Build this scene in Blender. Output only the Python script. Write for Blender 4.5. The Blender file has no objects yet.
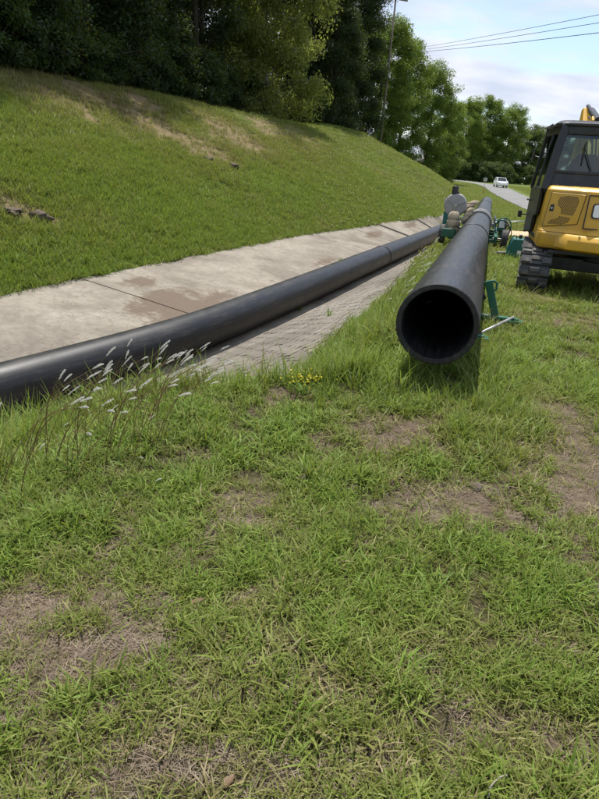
import bpy, math, random
import numpy as np
from mathutils import Matrix, Vector
random.seed(7)
RNG = np.random.default_rng(11)
R = math.radians
SC = bpy.context.scene
COL = SC.collection

# ------------------------------------------------------------------ camera, sky, sun, exposure
F, CX, CY = 581.0, 299.5, 399.5            # photograph pixels (599 x 799)
PITCH, ROLL, H = R(22.0), R(4.0), 1.55
FW = np.array([0, math.cos(PITCH), -math.sin(PITCH)])
UP0 = np.array([0, math.sin(PITCH), math.cos(PITCH)])
RT0 = np.array([1.0, 0, 0])
RT = RT0*math.cos(ROLL) + UP0*math.sin(ROLL)
UPV = -RT0*math.sin(ROLL) + UP0*math.cos(ROLL)
CAM = np.array([0, 0, H])
cd = bpy.data.cameras.new('camera'); cam = bpy.data.objects.new('camera', cd); COL.objects.link(cam)
cam.matrix_world = Matrix([[RT[0], UPV[0], -FW[0], 0], [RT[1], UPV[1], -FW[1], 0], [RT[2], UPV[2], -FW[2], H], [0, 0, 0, 1]])
cd.sensor_fit = 'HORIZONTAL'; cd.sensor_width = 36; cd.lens = 36*F/599.0
cd.clip_start = 0.05; cd.clip_end = 5000
SC.camera = cam

SUN_EL = R(70.0)
SUN_AZ = np.array([-0.14, 0.99])           # ground direction towards the sun (far left)
SUN_AZ = SUN_AZ/np.linalg.norm(SUN_AZ)
world = bpy.data.worlds.new('World'); SC.world = world; world.use_nodes = True
nt = world.node_tree; nt.nodes.clear()
def wn(t, **k):
    n = nt.nodes.new(t)
    for a, b in k.items(): setattr(n, a, b)
    return n
sky = wn('ShaderNodeTexSky', sky_type='NISHITA', sun_disc=False)
sky.sun_elevation = SUN_EL
sky.sun_rotation = math.atan2(SUN_AZ[0], SUN_AZ[1])
sky.altitude = 60; sky.air_density = 1.0; sky.dust_density = 1.2; sky.ozone_density = 1.5
tc = wn('ShaderNodeTexCoord')
sep = wn('ShaderNodeSeparateXYZ'); nt.links.new(tc.outputs['Generated'], sep.inputs[0])
addz = wn('ShaderNodeMath', operation='ADD'); nt.links.new(sep.outputs['Z'], addz.inputs[0]); addz.inputs[1].default_value = 0.22
mx = wn('ShaderNodeMath', operation='MAXIMUM'); nt.links.new(addz.outputs[0], mx.inputs[0]); mx.inputs[1].default_value = 0.1
comb = wn('ShaderNodeCombineXYZ')
for i, ax in enumerate('XY'):
    dv = wn('ShaderNodeMath', operation='DIVIDE'); nt.links.new(sep.outputs[ax], dv.inputs[0]); nt.links.new(mx.outputs[0], dv.inputs[1])
    nt.links.new(dv.outputs[0], comb.inputs[i])
nz = wn('ShaderNodeTexNoise'); nz.inputs['Scale'].default_value = 1.15; nz.inputs['Detail'].default_value = 7; nz.inputs['Roughness'].default_value = 0.55
mp = wn('ShaderNodeMapping'); mp.inputs['Location'].default_value = (3.1, 0.7, 0); mp.inputs['Scale'].default_value = (1.0, 1.5, 1)
nt.links.new(comb.outputs[0], mp.inputs[0]); nt.links.new(mp.outputs[0], nz.inputs['Vector'])
rmp = wn('ShaderNodeMapRange'); rmp.interpolation_type = 'SMOOTHSTEP'
rmp.inputs['From Min'].default_value = 0.40; rmp.inputs['From Max'].default_value = 0.56
nt.links.new(nz.outputs['Fac'], rmp.inputs['Value'])
nz2 = wn('ShaderNodeTexNoise'); nz2.inputs['Scale'].default_value = 3.2; nz2.inputs['Detail'].default_value = 6
nt.links.new(mp.outputs[0], nz2.inputs['Vector'])
crmp = wn('ShaderNodeValToRGB')
crmp.color_ramp.elements[0].position = 0.32; crmp.color_ramp.elements[0].color = (3.45, 3.85, 4.7, 1)
crmp.color_ramp.elements[1].position = 0.68; crmp.color_ramp.elements[1].color = (4.9, 5.05, 5.4, 1)
nt.links.new(nz2.outputs['Fac'], crmp.inputs[0])
mixs = wn('ShaderNodeMix', data_type='RGBA')
nt.links.new(rmp.outputs[0], mixs.inputs['Factor']); nt.links.new(sky.outputs[0], mixs.inputs['A']); nt.links.new(crmp.outputs[0], mixs.inputs['B'])
bg = wn('ShaderNodeBackground'); bg.inputs['Strength'].default_value = 0.1
nt.links.new(mixs.outputs['Result'], bg.inputs['Color'])
wo = wn('ShaderNodeOutputWorld'); nt.links.new(bg.outputs[0], wo.inputs['Surface'])

sl = bpy.data.lights.new('sun', 'SUN'); sl.energy = 3.0; sl.angle = R(0.7); sl.color = (1.0, 0.955, 0.88)
so = bpy.data.objects.new('sun', sl); COL.objects.link(so)
sd = Vector((SUN_AZ[0]*math.cos(SUN_EL), SUN_AZ[1]*math.cos(SUN_EL), math.sin(SUN_EL)))
so.rotation_euler = sd.to_track_quat('Z', 'Y').to_euler(); so.location = (-30, 20, 60)
SC.view_settings.view_transform = 'Standard'; SC.view_settings.look = 'None'
SC.view_settings.exposure = 1.0; SC.view_settings.gamma = 1.0; SC.view_settings.use_curve_mapping = False
SC.render.engine = 'CYCLES'
SC.render.resolution_x = 768; SC.render.resolution_y = 1024
SC.cycles.max_bounces = 6; SC.cycles.transparent_max_bounces = 12; SC.cycles.diffuse_bounces = 3

# ------------------------------------------------------------------ pixel helpers
def ray(x, y): return FW + RT*(x-CX)/F - UPV*(y-CY)/F
def at_z(x, y, z=0.0):
    d = ray(x, y); return CAM + d*((z-H)/d[2])
def at_d(x, y, t): return CAM + ray(x, y)*t

# ------------------------------------------------------------------ noise
def _hash(ix, iy, seed):
    h = (ix.astype(np.int64)*374761393 + iy.astype(np.int64)*668265263 + seed*1442695041) & 0xffffffff
    h = ((h ^ (h >> 13))*1274126177) & 0xffffffff
    h = h ^ (h >> 16)
    return (h & 0xffff)/65535.0
def vnoise(x, y, seed=0):
    x = np.asarray(x, float); y = np.asarray(y, float)
    ix = np.floor(x); iy = np.floor(y); fx = x-ix; fy = y-iy
    fx = fx*fx*(3-2*fx); fy = fy*fy*(3-2*fy)
    a = _hash(ix, iy, seed); b = _hash(ix+1, iy, seed); c = _hash(ix, iy+1, seed); d = _hash(ix+1, iy+1, seed)
    return (a*(1-fx)+b*fx)*(1-fy) + (c*(1-fx)+d*fx)*fy
def fbm(x, y, sc, oct=4, seed=0):
    v = 0; a = 1; t = 0
    for o in range(oct):
        v = v + a*vnoise(np.asarray(x)*sc*2**o + 17.3*o, np.asarray(y)*sc*2**o + 5.1*o, seed+o); t += a; a *= 0.5
    return v/t
def sstep(a, b, x):
    t = np.clip((np.asarray(x, float)-a)/(b-a), 0, 1); return t*t*(3-2*t)

# ------------------------------------------------------------------ terrain functions
DA = R(18.0)
U = np.array([math.sin(DA), math.cos(DA)]); N = np.array([-U[1], U[0]])
P0 = np.array([-2.41, 6.57])
def to_sv(x, y):
    dx = np.asarray(x)-P0[0]; dy = np.asarray(y)-P0[1]
    return dx*U[0]+dy*U[1], dx*N[0]+dy*N[1]
def to_xy(s, v):
    return P0[0]+np.asarray(s)*U[0]+np.asarray(v)*N[0], P0[1]+np.asarray(s)*U[1]+np.asarray(v)*N[1]
def table(pts):
    a = sorted([tuple(float(q) for q in to_sv(*at_z(px, py, z)[:2]))+(z,) for px, py, z in pts])
    return np.array(a)
T_PIPE = table([(0, 388.5, -1.12), (60, 374, -1.10), (120, 357.5, -1.05), (180, 337, -1.0), (240, 315, -.95), (300, 291, -.88), (350, 269.5, -.85), (380, 257, -.84), (410, 244.5, -.86), (430, 236, -.90), (445, 229.5, -.94)])
T_NEAR = table([(0, 450, -.9), (60, 447, -.88), (120, 442, -.84), (190, 440, -.74), (250, 424, -.58), (290, 392, -.44), (312, 349, -.42), (348, 328, -.43), (383, 298, -.45), (415, 267, -.5), (442, 243, -.55)])
T_FAR = table([(0, 297, -.80), (130, 270, -.78), (300, 236, -.72), (400, 222, -.70), (440, 217, -.72)])
def ext(T, s, sl0=0.0, sl1=0.0):
    s = np.asarray(s, float); v = np.interp(s, T[:, 0], T[:, 1])
    v = v + np.where(s < T[0, 0], (s-T[0, 0])*sl0, 0) + np.where(s > T[-1, 0], (s-T[-1, 0])*sl1, 0)
    return v
def smooth_tab(T, sl0, sl1, w):
    ss = np.arange(-30, 120, .25); v = ext(T, ss, sl0, sl1)
    k = np.ones(int(w/.25)*2+1); k /= k.sum()
    vp = np.pad(v, len(k)//2, mode='edge'); return ss, np.convolve(vp, k, 'valid')
_SP = smooth_tab(T_PIPE, -0.24, 0.0, .75); _SN = smooth_tab(T_NEAR, -.24, 0.0, .25); _SF = smooth_tab(T_FAR, -.02, 0.0, 1.0)
def vb(s): return np.interp(s, *_SP)
def overgrown(s): return 1-sstep(-2.6, -.9, s)      # grass has crept over the blocks here
def vn(s):                                   # grass / block boundary on the near side
    v = np.interp(s, *_SN); k = overgrown(s)
    return v
def vf(s): return np.interp(s, *_SF)
_SS = np.arange(-30, 120, .25)
def zsm(T, w):
    z = np.interp(_SS, T[:, 0], T[:, 2]); k = np.ones(int(w/.25)*2+1); k /= k.sum(); return np.convolve(np.pad(z, len(k)//2, mode='edge'), k, 'valid')
_ZP, _ZN, _ZF = zsm(T_PIPE, 1.5), zsm(T_NEAR, 1.5), zsm(T_FAR, 1.5)
def zb(s): return np.interp(s, _SS, _ZP)-.301
def zg(s): return -0.24*sstep(9, 20, np.asarray(s)+5.4) + 0.24*sstep(30, 60, np.asarray(s)+5.4)
def zn(s): return zb(s)+(np.interp(s, _SS, _ZN)-zb(s))*(1-.0*overgrown(s))
def zf(s): return np.interp(s, _SS, _ZF)
def chan_z(s, v):
    s = np.asarray(s, float); v = np.asarray(v, float)
    c = vb(s); a = v-c
    lo = zb(s)
    zn_ = lo + (zn(s)-lo)*np.clip((-a-.4)/np.maximum(c-.4-vn(s), .05), 0, 1.5)
    zf_ = lo + (zf(s)-lo)*np.clip((a-.4)/np.maximum(vf(s)-c-.4, .05), 0, 1.5)
    return np.where(a < 0, zn_, zf_)
ROADC = np.array([(2, -60), (8.8, -12), (13, 10), (17.6, 33), (21.7, 53.3), (25.6, 72.5), (29.6, 94), (33.8, 115), (36.4, 135), (34.5, 154), (26, 171), (10, 184), (-14, 196), (-50, 208)], float)
ROADZ = [(-60, -.6), (20, -.7), (53, -.98), (73, -.9), (94, -.5), (115, -.03), (135, .2), (155, .4), (210, .5)]
def road_z(y): return np.interp(y, [q[0] for q in ROADZ], [q[1] for q in ROADZ])
def catmull(P, n=10):
    P = np.asarray(P, float); out = []
    Q = np.vstack([2*P[0]-P[1], P, 2*P[-1]-P[-2]])
    for i in range(1, len(Q)-2):
        for t in np.linspace(0, 1, n, endpoint=False):
            a, b, c, d = Q[i-1], Q[i], Q[i+1], Q[i+2]
            out.append(.5*((2*b)+(-a+c)*t+(2*a-5*b+4*c-d)*t*t+(-a+3*b-3*c+d)*t**3))
    out.append(Q[-2]); return np.array(out)
ROADP = catmull(ROADC, 6)
def road_dist(x, y):
    x = np.asarray(x, float); y = np.asarray(y, float); best = np.full(x.shape, 1e9)
    for a, b in zip(ROADP[:-1], ROADP[1:]):
        d = b-a; L = d@d
        t = np.clip(((x-a[0])*d[0]+(y-a[1])*d[1])/L, 0, 1)
        best = np.minimum(best, np.hypot(x-a[0]-t*d[0], y-a[1]-t*d[1]))
    return best
def gz(x, y, under=True):
    x = np.asarray(x, float); y = np.asarray(y, float)
    s, v = to_sv(x, y)
    near = zg(s) + (fbm(x, y, .8, 3, 3)-.5)*.06 + (fbm(x, y, 4, 2, 9)-.5)*.025
    e = vn(s)
    k = sstep(-.1*overgrown(s), 1.15+1.1*overgrown(s), e-v)                   # 0 at the block edge -> 1 on the flat
    bank = (zn(s)+.03)*(1-k) + near*k
    ve = vf(s); zfe = zf(s)
    d = np.maximum(v-ve, 0)
    hk = 1-sstep(38, 104, s)
    hs = .475 + .02*sstep(25, 50, s)
    prof = hs*(d - .25*(1-np.exp(-d/.6)))
    top = 4.75
    soft = np.where(prof < top-.6, prof, top-.6 + .8*(1-np.exp(-(prof-(top-.6))/.8)) + .03*np.maximum(prof-top, 0))
    hill = zfe + .02 + soft*hk + (fbm(x, y, .35, 3, 21)-.5)*.28*sstep(.5, 3, d) + (fbm(x, y, 2.2, 2, 23)-.5)*.07*sstep(.1, .6, d)
    ch = chan_z(s, v) - (.1 if under else 0)
    chan_on = 1-sstep(38, 46, s)
    z = np.where(v < e, bank, np.where(v < ve, ch, hill))
    flat = zg(s) + (hill-zfe)*(v > ve)
    z = z*chan_on + flat*(1-chan_on)
    rd = road_dist(x, y)
    w = np.clip((rd-3.2)/(3.3+6.5*sstep(24, 50, y)), 0, 1); w = 1-w*w*(3-2*w); rz = road_z(y)
    z = z*(1-w) + (rz-.03)*w
    z = np.where(rd < 2.85, rz-.14, z)
    return z
def g1(x, y): return float(gz(np.array([x]), np.array([y]))[0])
def ground_hit(px, py, h=0.0, tmin=.8, tmax=200):
    """first point along a pixel's ray that is h above the ground"""
    t = np.concatenate([np.arange(tmin, 20, .01), np.arange(20, tmax, .1)])
    P = CAM + ray(px, py)[None, :]*t[:, None]
    hit = P[:, 2] - gz(P[:, 0], P[:, 1]) <= h
    i = int(np.argmax(hit)); return P[i]

# ------------------------------------------------------------------ materials
MATS = {}
class NB:
    def __init__(s, name):
        s.m = bpy.data.materials.new(name); s.m.use_nodes = True; s.t = s.m.node_tree; s.t.nodes.clear()
        s.out = s.n('ShaderNodeOutputMaterial'); MATS[name] = s.m
    def n(s, t, **k):
        q = s.t.nodes.new(t)
        for a, b in k.items(): setattr(q, a, b)
        return q
    def l(s, a, b): s.t.links.new(a, b)
    def pos(s):
        if not hasattr(s, '_p'): s._p = s.n('ShaderNodeNewGeometry').outputs['Position']
        return s._p
    def obj(s):
        return s.n('ShaderNodeTexCoord').outputs['Object']
    def noise(s, sc, det=4, ro=.55, vec=None, dist=0):
        q = s.n('ShaderNodeTexNoise'); q.inputs['Scale'].default_value = sc; q.inputs['Detail'].default_value = det
        q.inputs['Roughness'].default_value = ro; q.inputs['Distortion'].default_value = dist
        s.l(vec if vec is not None else s.pos(), q.inputs['Vector']); return q.outputs['Fac']
    def ramp(s, fac, stops):
        q = s.n('ShaderNodeValToRGB'); e = q.color_ramp.elements
        while len(e) < len(stops): e.new(.5)
        for i, (p, c) in enumerate(stops): e[i].position = p; e[i].color = (*c, 1)
        s.l(fac, q.inputs[0]); return q.outputs[0]
    def rng(s, v, a, b, c=0., d=1.):
        q = s.n('ShaderNodeMapRange'); q.inputs['From Min'].default_value = a; q.inputs['From Max'].default_value = b
        q.inputs['To Min'].default_value = c; q.inputs['To Max'].default_value = d; s.l(v, q.inputs['Value']); return q.outputs[0]
    def mix(s, f, a, b, blend='MIX'):
        q = s.n('ShaderNodeMix', data_type='RGBA', blend_type=blend)
        for v, k in ((f, 'Factor'), (a, 'A'), (b, 'B')):
            if isinstance(v, (int, float)): q.inputs[k].default_value = v
            elif isinstance(v, tuple): q.inputs[k].default_value = (*v, 1)
            else: s.l(v, q.inputs[k])
        return q.outputs['Result']
    def math(s, op, a, b):
        q = s.n('ShaderNodeMath', operation=op)
        for i, v in enumerate((a, b)):
            if isinstance(v, (int, float)): q.inputs[i].default_value = v
            else: s.l(v, q.inputs[i])
        return q.outputs[0]
    def attr(s, name, inst=False):
        q = s.n('ShaderNodeAttribute', attribute_name=name)
        if inst: q.attribute_type = 'INSTANCER'
        return q
    def bump(s, h, st, dist=.02):
        q = s.n('ShaderNodeBump'); q.inputs['Strength'].default_value = st; q.inputs['Distance'].default_value = dist
        s.l(h, q.inputs['Height']); return q.outputs[0]
    def bsdf(s, col, rough=.6, metal=0, spec=.5, bump=None, coat=0):
        q = s.n('ShaderNodeBsdfPrincipled')
        for v, k in ((col, 'Base Color'), (rough, 'Roughness'), (metal, 'Metallic'), (spec, 'Specular IOR Level'), (coat, 'Coat Weight')):
            if isinstance(v, (int, float)): q.inputs[k].default_value = v
            elif isinstance(v, tuple): q.inputs[k].default_value = (*v, 1)
            else: s.l(v, q.inputs[k])
        if bump is not None: s.l(bump, q.inputs['Normal'])
        return q.outputs[0]
    def done(s, sh): s.l(sh, s.out.inputs['Surface']); return s.m

def simple(name, col, rough=.5, metal=0, var=.25, nsc=9, grime=(.09, .075, .055), gr=.25, spec=.5, coat=0, objc=True):
    b = NB(name); v = b.obj() if objc else b.pos()
    n1 = b.noise(nsc, 5, .6, v); n2 = b.noise(nsc*.35, 4, .6, v)
    c = b.mix(b.rng(n1, .3, .7, 0, var), col, tuple(q*.55 for q in col))
    c = b.mix(b.rng(n2, .52, .72, 0, gr), c, grime)
    b.done(b.bsdf(c, b.rng(n1, .3, .7, max(rough-.1, .02), rough+.12), metal, spec, b.bump(n1, .08, .004), coat)); return b.m

def leafmat(name, c0, c1, c2, trans=.45, inst=False, rough=.55, glow=(.30, .34, .04)):
    b = NB(name)
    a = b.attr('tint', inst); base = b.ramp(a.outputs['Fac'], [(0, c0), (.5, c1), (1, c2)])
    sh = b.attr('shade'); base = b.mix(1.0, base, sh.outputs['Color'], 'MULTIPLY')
    d = b.bsdf(base, rough, 0, .28)
    t = b.n('ShaderNodeBsdfTranslucent'); b.l(b.mix(.5, base, glow), t.inputs['Color'])
    m = b.n('ShaderNodeMixShader'); m.inputs[0].default_value = trans; b.l(d, m.inputs[1]); b.l(t.outputs[0], m.inputs[2])
    b.done(m.outputs[0]); return b.m

# grass: tint 0 = straw, .5 = olive green, 1 = fresh green
leafmat('grass', (.34, .275, .145), (.23, .258, .058), (.185, .295, .04), .38, True)
leafmat('straw', (.14, .098, .064), (.21, .155, .10), (.31, .245, .17), .10, True, glow=(.25, .19, .12))
leafmat('leaf_fresh', (.085, .155, .022), (.12, .205, .032), (.165, .255, .042), .42)
leafmat('leaf_dark', (.014, .03, .009), (.024, .045, .013), (.045, .075, .02), .25)
leafmat('leaf_mid', (.022, .05, .012), (.035, .07, .016), (.055, .10, .022), .30)
leafmat('leaf_olive', (.15, .18, .045), (.21, .24, .065), (.28, .30, .09), .58)
leafmat('leaf_far', (.05, .09, .024), (.07, .115, .032), (.095, .145, .04), .34)
leafmat('plume_hair', (.74, .71, .66), (.82, .80, .76), (.88, .87, .84), .35, glow=(.8, .78, .74))
leafmat('stalk', (.16, .08, .05), (.20, .12, .06), (.17, .15, .06), .2, glow=(.25, .2, .08))
leafmat('flower', (.55, .42, .02), (.60, .50, .03), (.55, .50, .06), .3, glow=(.6, .5, .03))
leafmat('dead_leaf', (.12, .075, .042), (.16, .10, .058), (.20, .14, .085), .15, glow=(.2, .12, .06))

def ground_mat():
    b = NB('ground')
    bare = b.attr('bare').outputs['Fac']; far = b.attr('far').outputs['Fac']
    n1 = b.noise(2.2, 5, .6); n2 = b.noise(26, 7, .75); n3 = b.noise(160, 4, .7)
    soil = b.ramp(n2, [(.25, (.10, .072, .05)), (.5, (.18, .135, .095)), (.75, (.28, .22, .16))])
    soil = b.mix(b.rng(n3, .35, .7, 0, .55), soil, (.25, .20, .135))
    turf = b.ramp(n2, [(.25, (.05, .042, .022)), (.55, (.085, .075, .038)), (.8, (.14, .118, .068))])
    fl = b.ramp(b.noise(.35, 5, .65), [(.3, (.085, .125, .026)), (.55, (.12, .15, .035)), (.75, (.19, .18, .065))])
    fl = b.mix(b.rng(n2, .35, .7, 0, .5), fl, (.06, .09, .02))
    f = b.rng(b.math('ADD', bare, b.math('MULTIPLY', b.math('SUBTRACT', n1, .5), .9)), .25, .7)
    c = b.mix(f, turf, soil)
    c = b.mix(far, c, fl)
    c = b.mix(b.math('MULTIPLY', far, f), c, (.20, .155, .085))
    h = b.math('ADD', b.math('MULTIPLY', n2, .6), b.math('MULTIPLY', n3, .4))
    b.done(b.bsdf(c, .95, 0, .1, b.bump(h, .9, .03)))
ground_mat()
def concrete_mat(name, base, dark, pale):
    b = NB(name)
    n1 = b.noise(.9, 5, .65); n2 = b.noise(9, 6, .7); n3 = b.noise(90, 3, .6)
    c = b.ramp(n1, [(.28, dark), (.5, base), (.75, pale)])
    c = b.mix(b.rng(n2, .42, .68, 0, .6), c, dark)
    c = b.mix(b.rng(b.noise(.45, 6, .7, None, .6), .48, .62, 0, .55), c, tuple(q*.7 for q in dark))
    c = b.mix(b.rng(n3, .5, .75, 0, .45), c, (.16, .135, .105))
    vo_ = b.n('ShaderNodeTexVoronoi', feature='DISTANCE_TO_EDGE'); vo_.inputs['Scale'].default_value = .55
    wv = b.n('ShaderNodeVectorMath', operation='ADD'); nzv = b.n('ShaderNodeTexNoise'); nzv.inputs['Scale'].default_value = 2.2; nzv.inputs['Detail'].default_value = 6; b.l(b.pos(), nzv.inputs['Vector'])
    b.l(b.pos(), wv.inputs[0]); b.l(nzv.outputs['Color'], wv.inputs[1]); b.l(wv.outputs[0], vo_.inputs['Vector'])
    if name == 'concrete': c = b.mix(b.rng(vo_.outputs['Distance'], .002, .006, .4, 0), c, (.09, .075, .06))
    if name == 'block':
        c = b.mix(b.rng(b.n('ShaderNodeObjectInfo').outputs['Random'], 0, 1, .0, .5), c, (.13, .112, .09))
    d = b.attr('dirt').outputs['Fac']
    dc = b.ramp(n3, [(.3, (.085, .062, .045)), (.55, (.155, .12, .09)), (.8, (.25, .205, .16))])
    c = b.mix(b.rng(b.math('ADD', d, b.math('MULTIPLY', b.math('SUBTRACT', n2, .5), .8)), .3, .55), c, dc)
    b.done(b.bsdf(c, .92, 0, .2, b.bump(b.math('ADD', n2, b.math('MULTIPLY', n3, .5)), .5, .012)))
concrete_mat('concrete', (.285, .253, .205), (.17, .148, .12), (.35, .318, .268))
concrete_mat('block', (.22, .195, .165), (.13, .115, .095), (.33, .30, .26))
concrete_mat('mortar', (.29, .255, .205), (.18, .155, .12), (.37, .33, .275))
concrete_mat('stone', (.36, .34, .30), (.25, .23, .20), (.44, .41, .37))
def pipe_mat():
    b = NB('black_plastic'); o = b.obj(); p = b.pos()
    n1 = b.noise(3.0, 6, .7, p); n2 = b.noise(30, 5, .7, p)
    n3 = b.noise(1.0, 5, .7, b.attr('pc').outputs['Vector'])
    geo = b.n('ShaderNodeNewGeometry'); sp = b.n('ShaderNodeSeparateXYZ'); b.l(geo.outputs['Normal'], sp.inputs[0])
    dust = b.math('MULTIPLY', b.rng(n3, .46, .68, 0, 1), b.rng(n1, .38, .62, .15, 1))
    c = b.mix(b.math('MULTIPLY', dust, .20), (.0105, .0115, .0135), (.24, .205, .165))
    c = b.mix(b.rng(n2, .6, .85, 0, .18), c, (.12, .115, .11))
    b.done(b.bsdf(c, b.rng(n1, .3, .7, .38, .52), 0, .42, b.bump(n3, .04, .004)))
pipe_mat()
def asphalt_mat():
    b = NB('asphalt'); n1 = b.noise(.5, 5, .6); n2 = b.noise(60, 3, .6)
    c = b.ramp(n1, [(.3, (.17, .167, .163)), (.7, (.23, .227, .22))])
    c = b.mix(b.rng(n2, .4, .7, 0, .4), c, (.13, .128, .125)); b.done(b.bsdf(c, .9, 0, .2, b.bump(n2, .3, .01)))
asphalt_mat()
simple('road_paint', (.62, .55, .30), .7, 0, .4, 3, (.2, .2, .19), .5)
simple('white_paint_line', (.66, .65, .62), .7, 0, .4, 3, (.2, .2, .19), .5)
simple('machine_yellow', (.60, .335, .02), .45, 0, .14, 5, (.27, .18, .07), .45, .5, .15)
simple('machine_black', (.014, .015, .017), .42, 0, .3, 12, (.07, .062, .05), .35)
simple('rubber', (.035, .036, .038), .8, 0, .3, 14, (.17, .14, .105), .75)
simple('rubber_worn', (.065, .067, .07), .75, 0, .3, 14, (.19, .155, .115), .7)
simple('steel', (.34, .34, .33), .42, .75, .3, 12, (.15, .10, .06), .4)
simple('galvanized', (.42, .43, .43), .5, .6, .3, 20, (.2, .17, .13), .3)
simple('cast_grey', (.30, .30, .295), .6, .15, .35, 8, (.17, .14, .11), .4)
simple('stand_green', (.012, .115, .062), .45, 0, .3, 10, (.13, .11, .07), .4)
simple('machine_green', (.012, .095, .058), .45, 0, .3, 8, (.13, .11, .08), .35)
simple('teal_paint', (.012, .125, .115), .42, 0, .25, 8, (.14, .12, .09), .3)
simple('canvas', (.42, .35, .25), .92, 0, .35, 14, (.24, .17, .10), .5)
simple('plywood', (.50, .37, .22), .8, 0, .3, 6, (.22, .16, .10), .4)
simple('label_white', (.78, .78, .76), .45, 0, .06, 6, (.4, .38, .33), .12)
simple('ink_black', (.012, .012, .012), .45)
simple('seat_cloth', (.022, .023, .026), .8, 0, .2, 20)
simple('pole_wood', (.19, .155, .125), .9, 0, .5, 4, (.09, .07, .055), .5)
simple('bark', (.07, .057, .045), .95, 0, .6, 5, (.05, .04, .03), .5)
simple('pale_bark', (.25, .225, .185), .9, 0, .5, 5, (.10, .085, .065), .4)
simple('wire_black', (.02, .02, .022), .6)
simple('sign_metal', (.42, .43, .42), .5, .5, .25, 9)
simple('marker_orange', (.45, .12, .04), .6, 0, .25, 9)
simple('car_white', (.76, .77, .78), .3, 0, .05, 4, (.5, .48, .45), .15, .5, .6)
simple('car_trim', (.02, .021, .023), .5)
simple('tail_lamp', (.35, .012, .012), .25, 0, .1)
simple('clod', (.11, .085, .06), .95, 0, .6, 14, (.09, .065, .045), .6)
def glass_mat(name, tint, rough=.03, ior=1.45):
    b = NB(name); t = b.n('ShaderNodeBsdfTransparent'); t.inputs[0].default_value = (*tint, 1)
    g = b.n('ShaderNodeBsdfGlossy'); g.inputs['Roughness'].default_value = rough; g.inputs['Color'].default_value = (.9, .92, .95, 1)
    f = b.n('ShaderNodeFresnel'); f.inputs['IOR'].default_value = ior
    m = b.n('ShaderNodeMixShader'); b.l(f.outputs[0], m.inputs[0]); b.l(t.outputs[0], m.inputs[1]); b.l(g.outputs[0], m.inputs[2]); b.done(m.outputs[0])
glass_mat('cab_glass', (.62, .70, .66), .02, 1.6)
glass_mat('car_glass', (.06, .07, .08), .03, 1.6)

# ------------------------------------------------------------------ mesh builder
class MB:
    def __init__(s): s.v = []; s.f = []
    def add(s, v, f):
        o = len(s.v); s.v += [tuple(float(c) for c in p) for p in v]; s.f += [tuple(i+o for i in q) for q in f]; return s
    def box(s, c, size, M=None):
        c = np.array(c, float); h = np.array(size, float)/2
        v = [np.array((sx*h[0], sy*h[1], sz*h[2])) for sx in (-1, 1) for sy in (-1, 1) for sz in (-1, 1)]
        v = [(np.array(M)@p if M is not None else p)+c for p in v]
        return s.add(v, [(0, 1, 3, 2), (4, 6, 7, 5), (0, 4, 5, 1), (2, 3, 7, 6), (0, 2, 6, 4), (1, 5, 7, 3)])
    def bar(s, a, b, w, h, upv=(0, 0, 1)):
        a = np.array(a, float); b = np.array(b, float); d = b-a; L = np.linalg.norm(d); d /= L
        u = np.array(upv, float)
        if abs(d@u) > .98: u = np.array((1., 0, 0))
        x = np.cross(d, u); x /= np.linalg.norm(x); z = np.cross(x, d)
        return s.box((a+b)/2, (w, L, h), np.stack([x, d, z], 1))
    def tube(s, pts, r, seg=12, caps=True, closed=False):
        P = np.array(pts, float); n = len(P); r = np.full(n, r, float) if np.isscalar(r) else np.array(r, float)
        T = np.gradient(P, axis=0) if not closed else np.roll(P, -1, 0)-np.roll(P, 1, 0)
        T /= np.linalg.norm(T, axis=1)[:, None]+1e-12
        a = np.array((0, 0, 1.)) if abs(T[0][2]) < .9 else np.array((1., 0, 0))
        x = np.cross(T[0], a); x /= np.linalg.norm(x); V = []
        for i in range(n):
            x = x-T[i]*(x@T[i]); x /= np.linalg.norm(x); y = np.cross(T[i], x)
            for k in range(seg):
                q = 2*math.pi*k/seg; V.append(P[i]+r[i]*(math.cos(q)*x+math.sin(q)*y))
        Fc = []
        m = n if closed else n-1
        for i in range(m):
            j = (i+1) % n
            for k in range(seg):
                l = (k+1) % seg; Fc.append((i*seg+k, i*seg+l, j*seg+l, j*seg+k))
        if caps and not closed:
            Fc.append(tuple(range(seg))[::-1]); Fc.append(tuple((n-1)*seg+k for k in range(seg)))
        return s.add(V, Fc)
    def lathe(s, prof, o=(0, 0, 0), axis=(0, 0, 1), seg=24, closed=False):
        ax = np.array(axis, float); ax /= np.linalg.norm(ax); a = np.array((0, 0, 1.)) if abs(ax[2]) < .9 else np.array((1., 0, 0))
        x = np.cross(ax, a); x /= np.linalg.norm(x); y = np.cross(ax, x); o = np.array(o, float)
        V = [o+ax*h+r*(math.cos(2*math.pi*k/seg)*x+math.sin(2*math.pi*k/seg)*y) for r, h in prof for k in range(seg)]
        n = len(prof); Fc = []
        for i in range(n if closed else n-1):
            j = (i+1) % n
            for k in range(seg):
                l = (k+1) % seg; Fc.append((i*seg+k, j*seg+k, j*seg+l, i*seg+l))
        if not closed:
            Fc.append(tuple(range(seg))); Fc.append(tuple((n-1)*seg+k for k in range(seg))[::-1])
        return s.add(V, Fc)
    def prism(s, poly, o, ax, ay, depth):
        """polygon in the ax/ay plane at o, extruded by depth along ax x ay"""
        o = np.array(o, float); ax = np.array(ax, float); ay = np.array(ay, float); az = np.cross(ax, ay)
        n = len(poly); V = [o+ax*p[0]+ay*p[1] for p in poly]; V += [p+az*depth for p in V]
        Fc = [tuple(range(n))[::-1], tuple(range(n, 2*n))]+[(i, (i+1) % n, n+(i+1) % n, n+i) for i in range(n)]
        return s.add(V, Fc)
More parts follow.
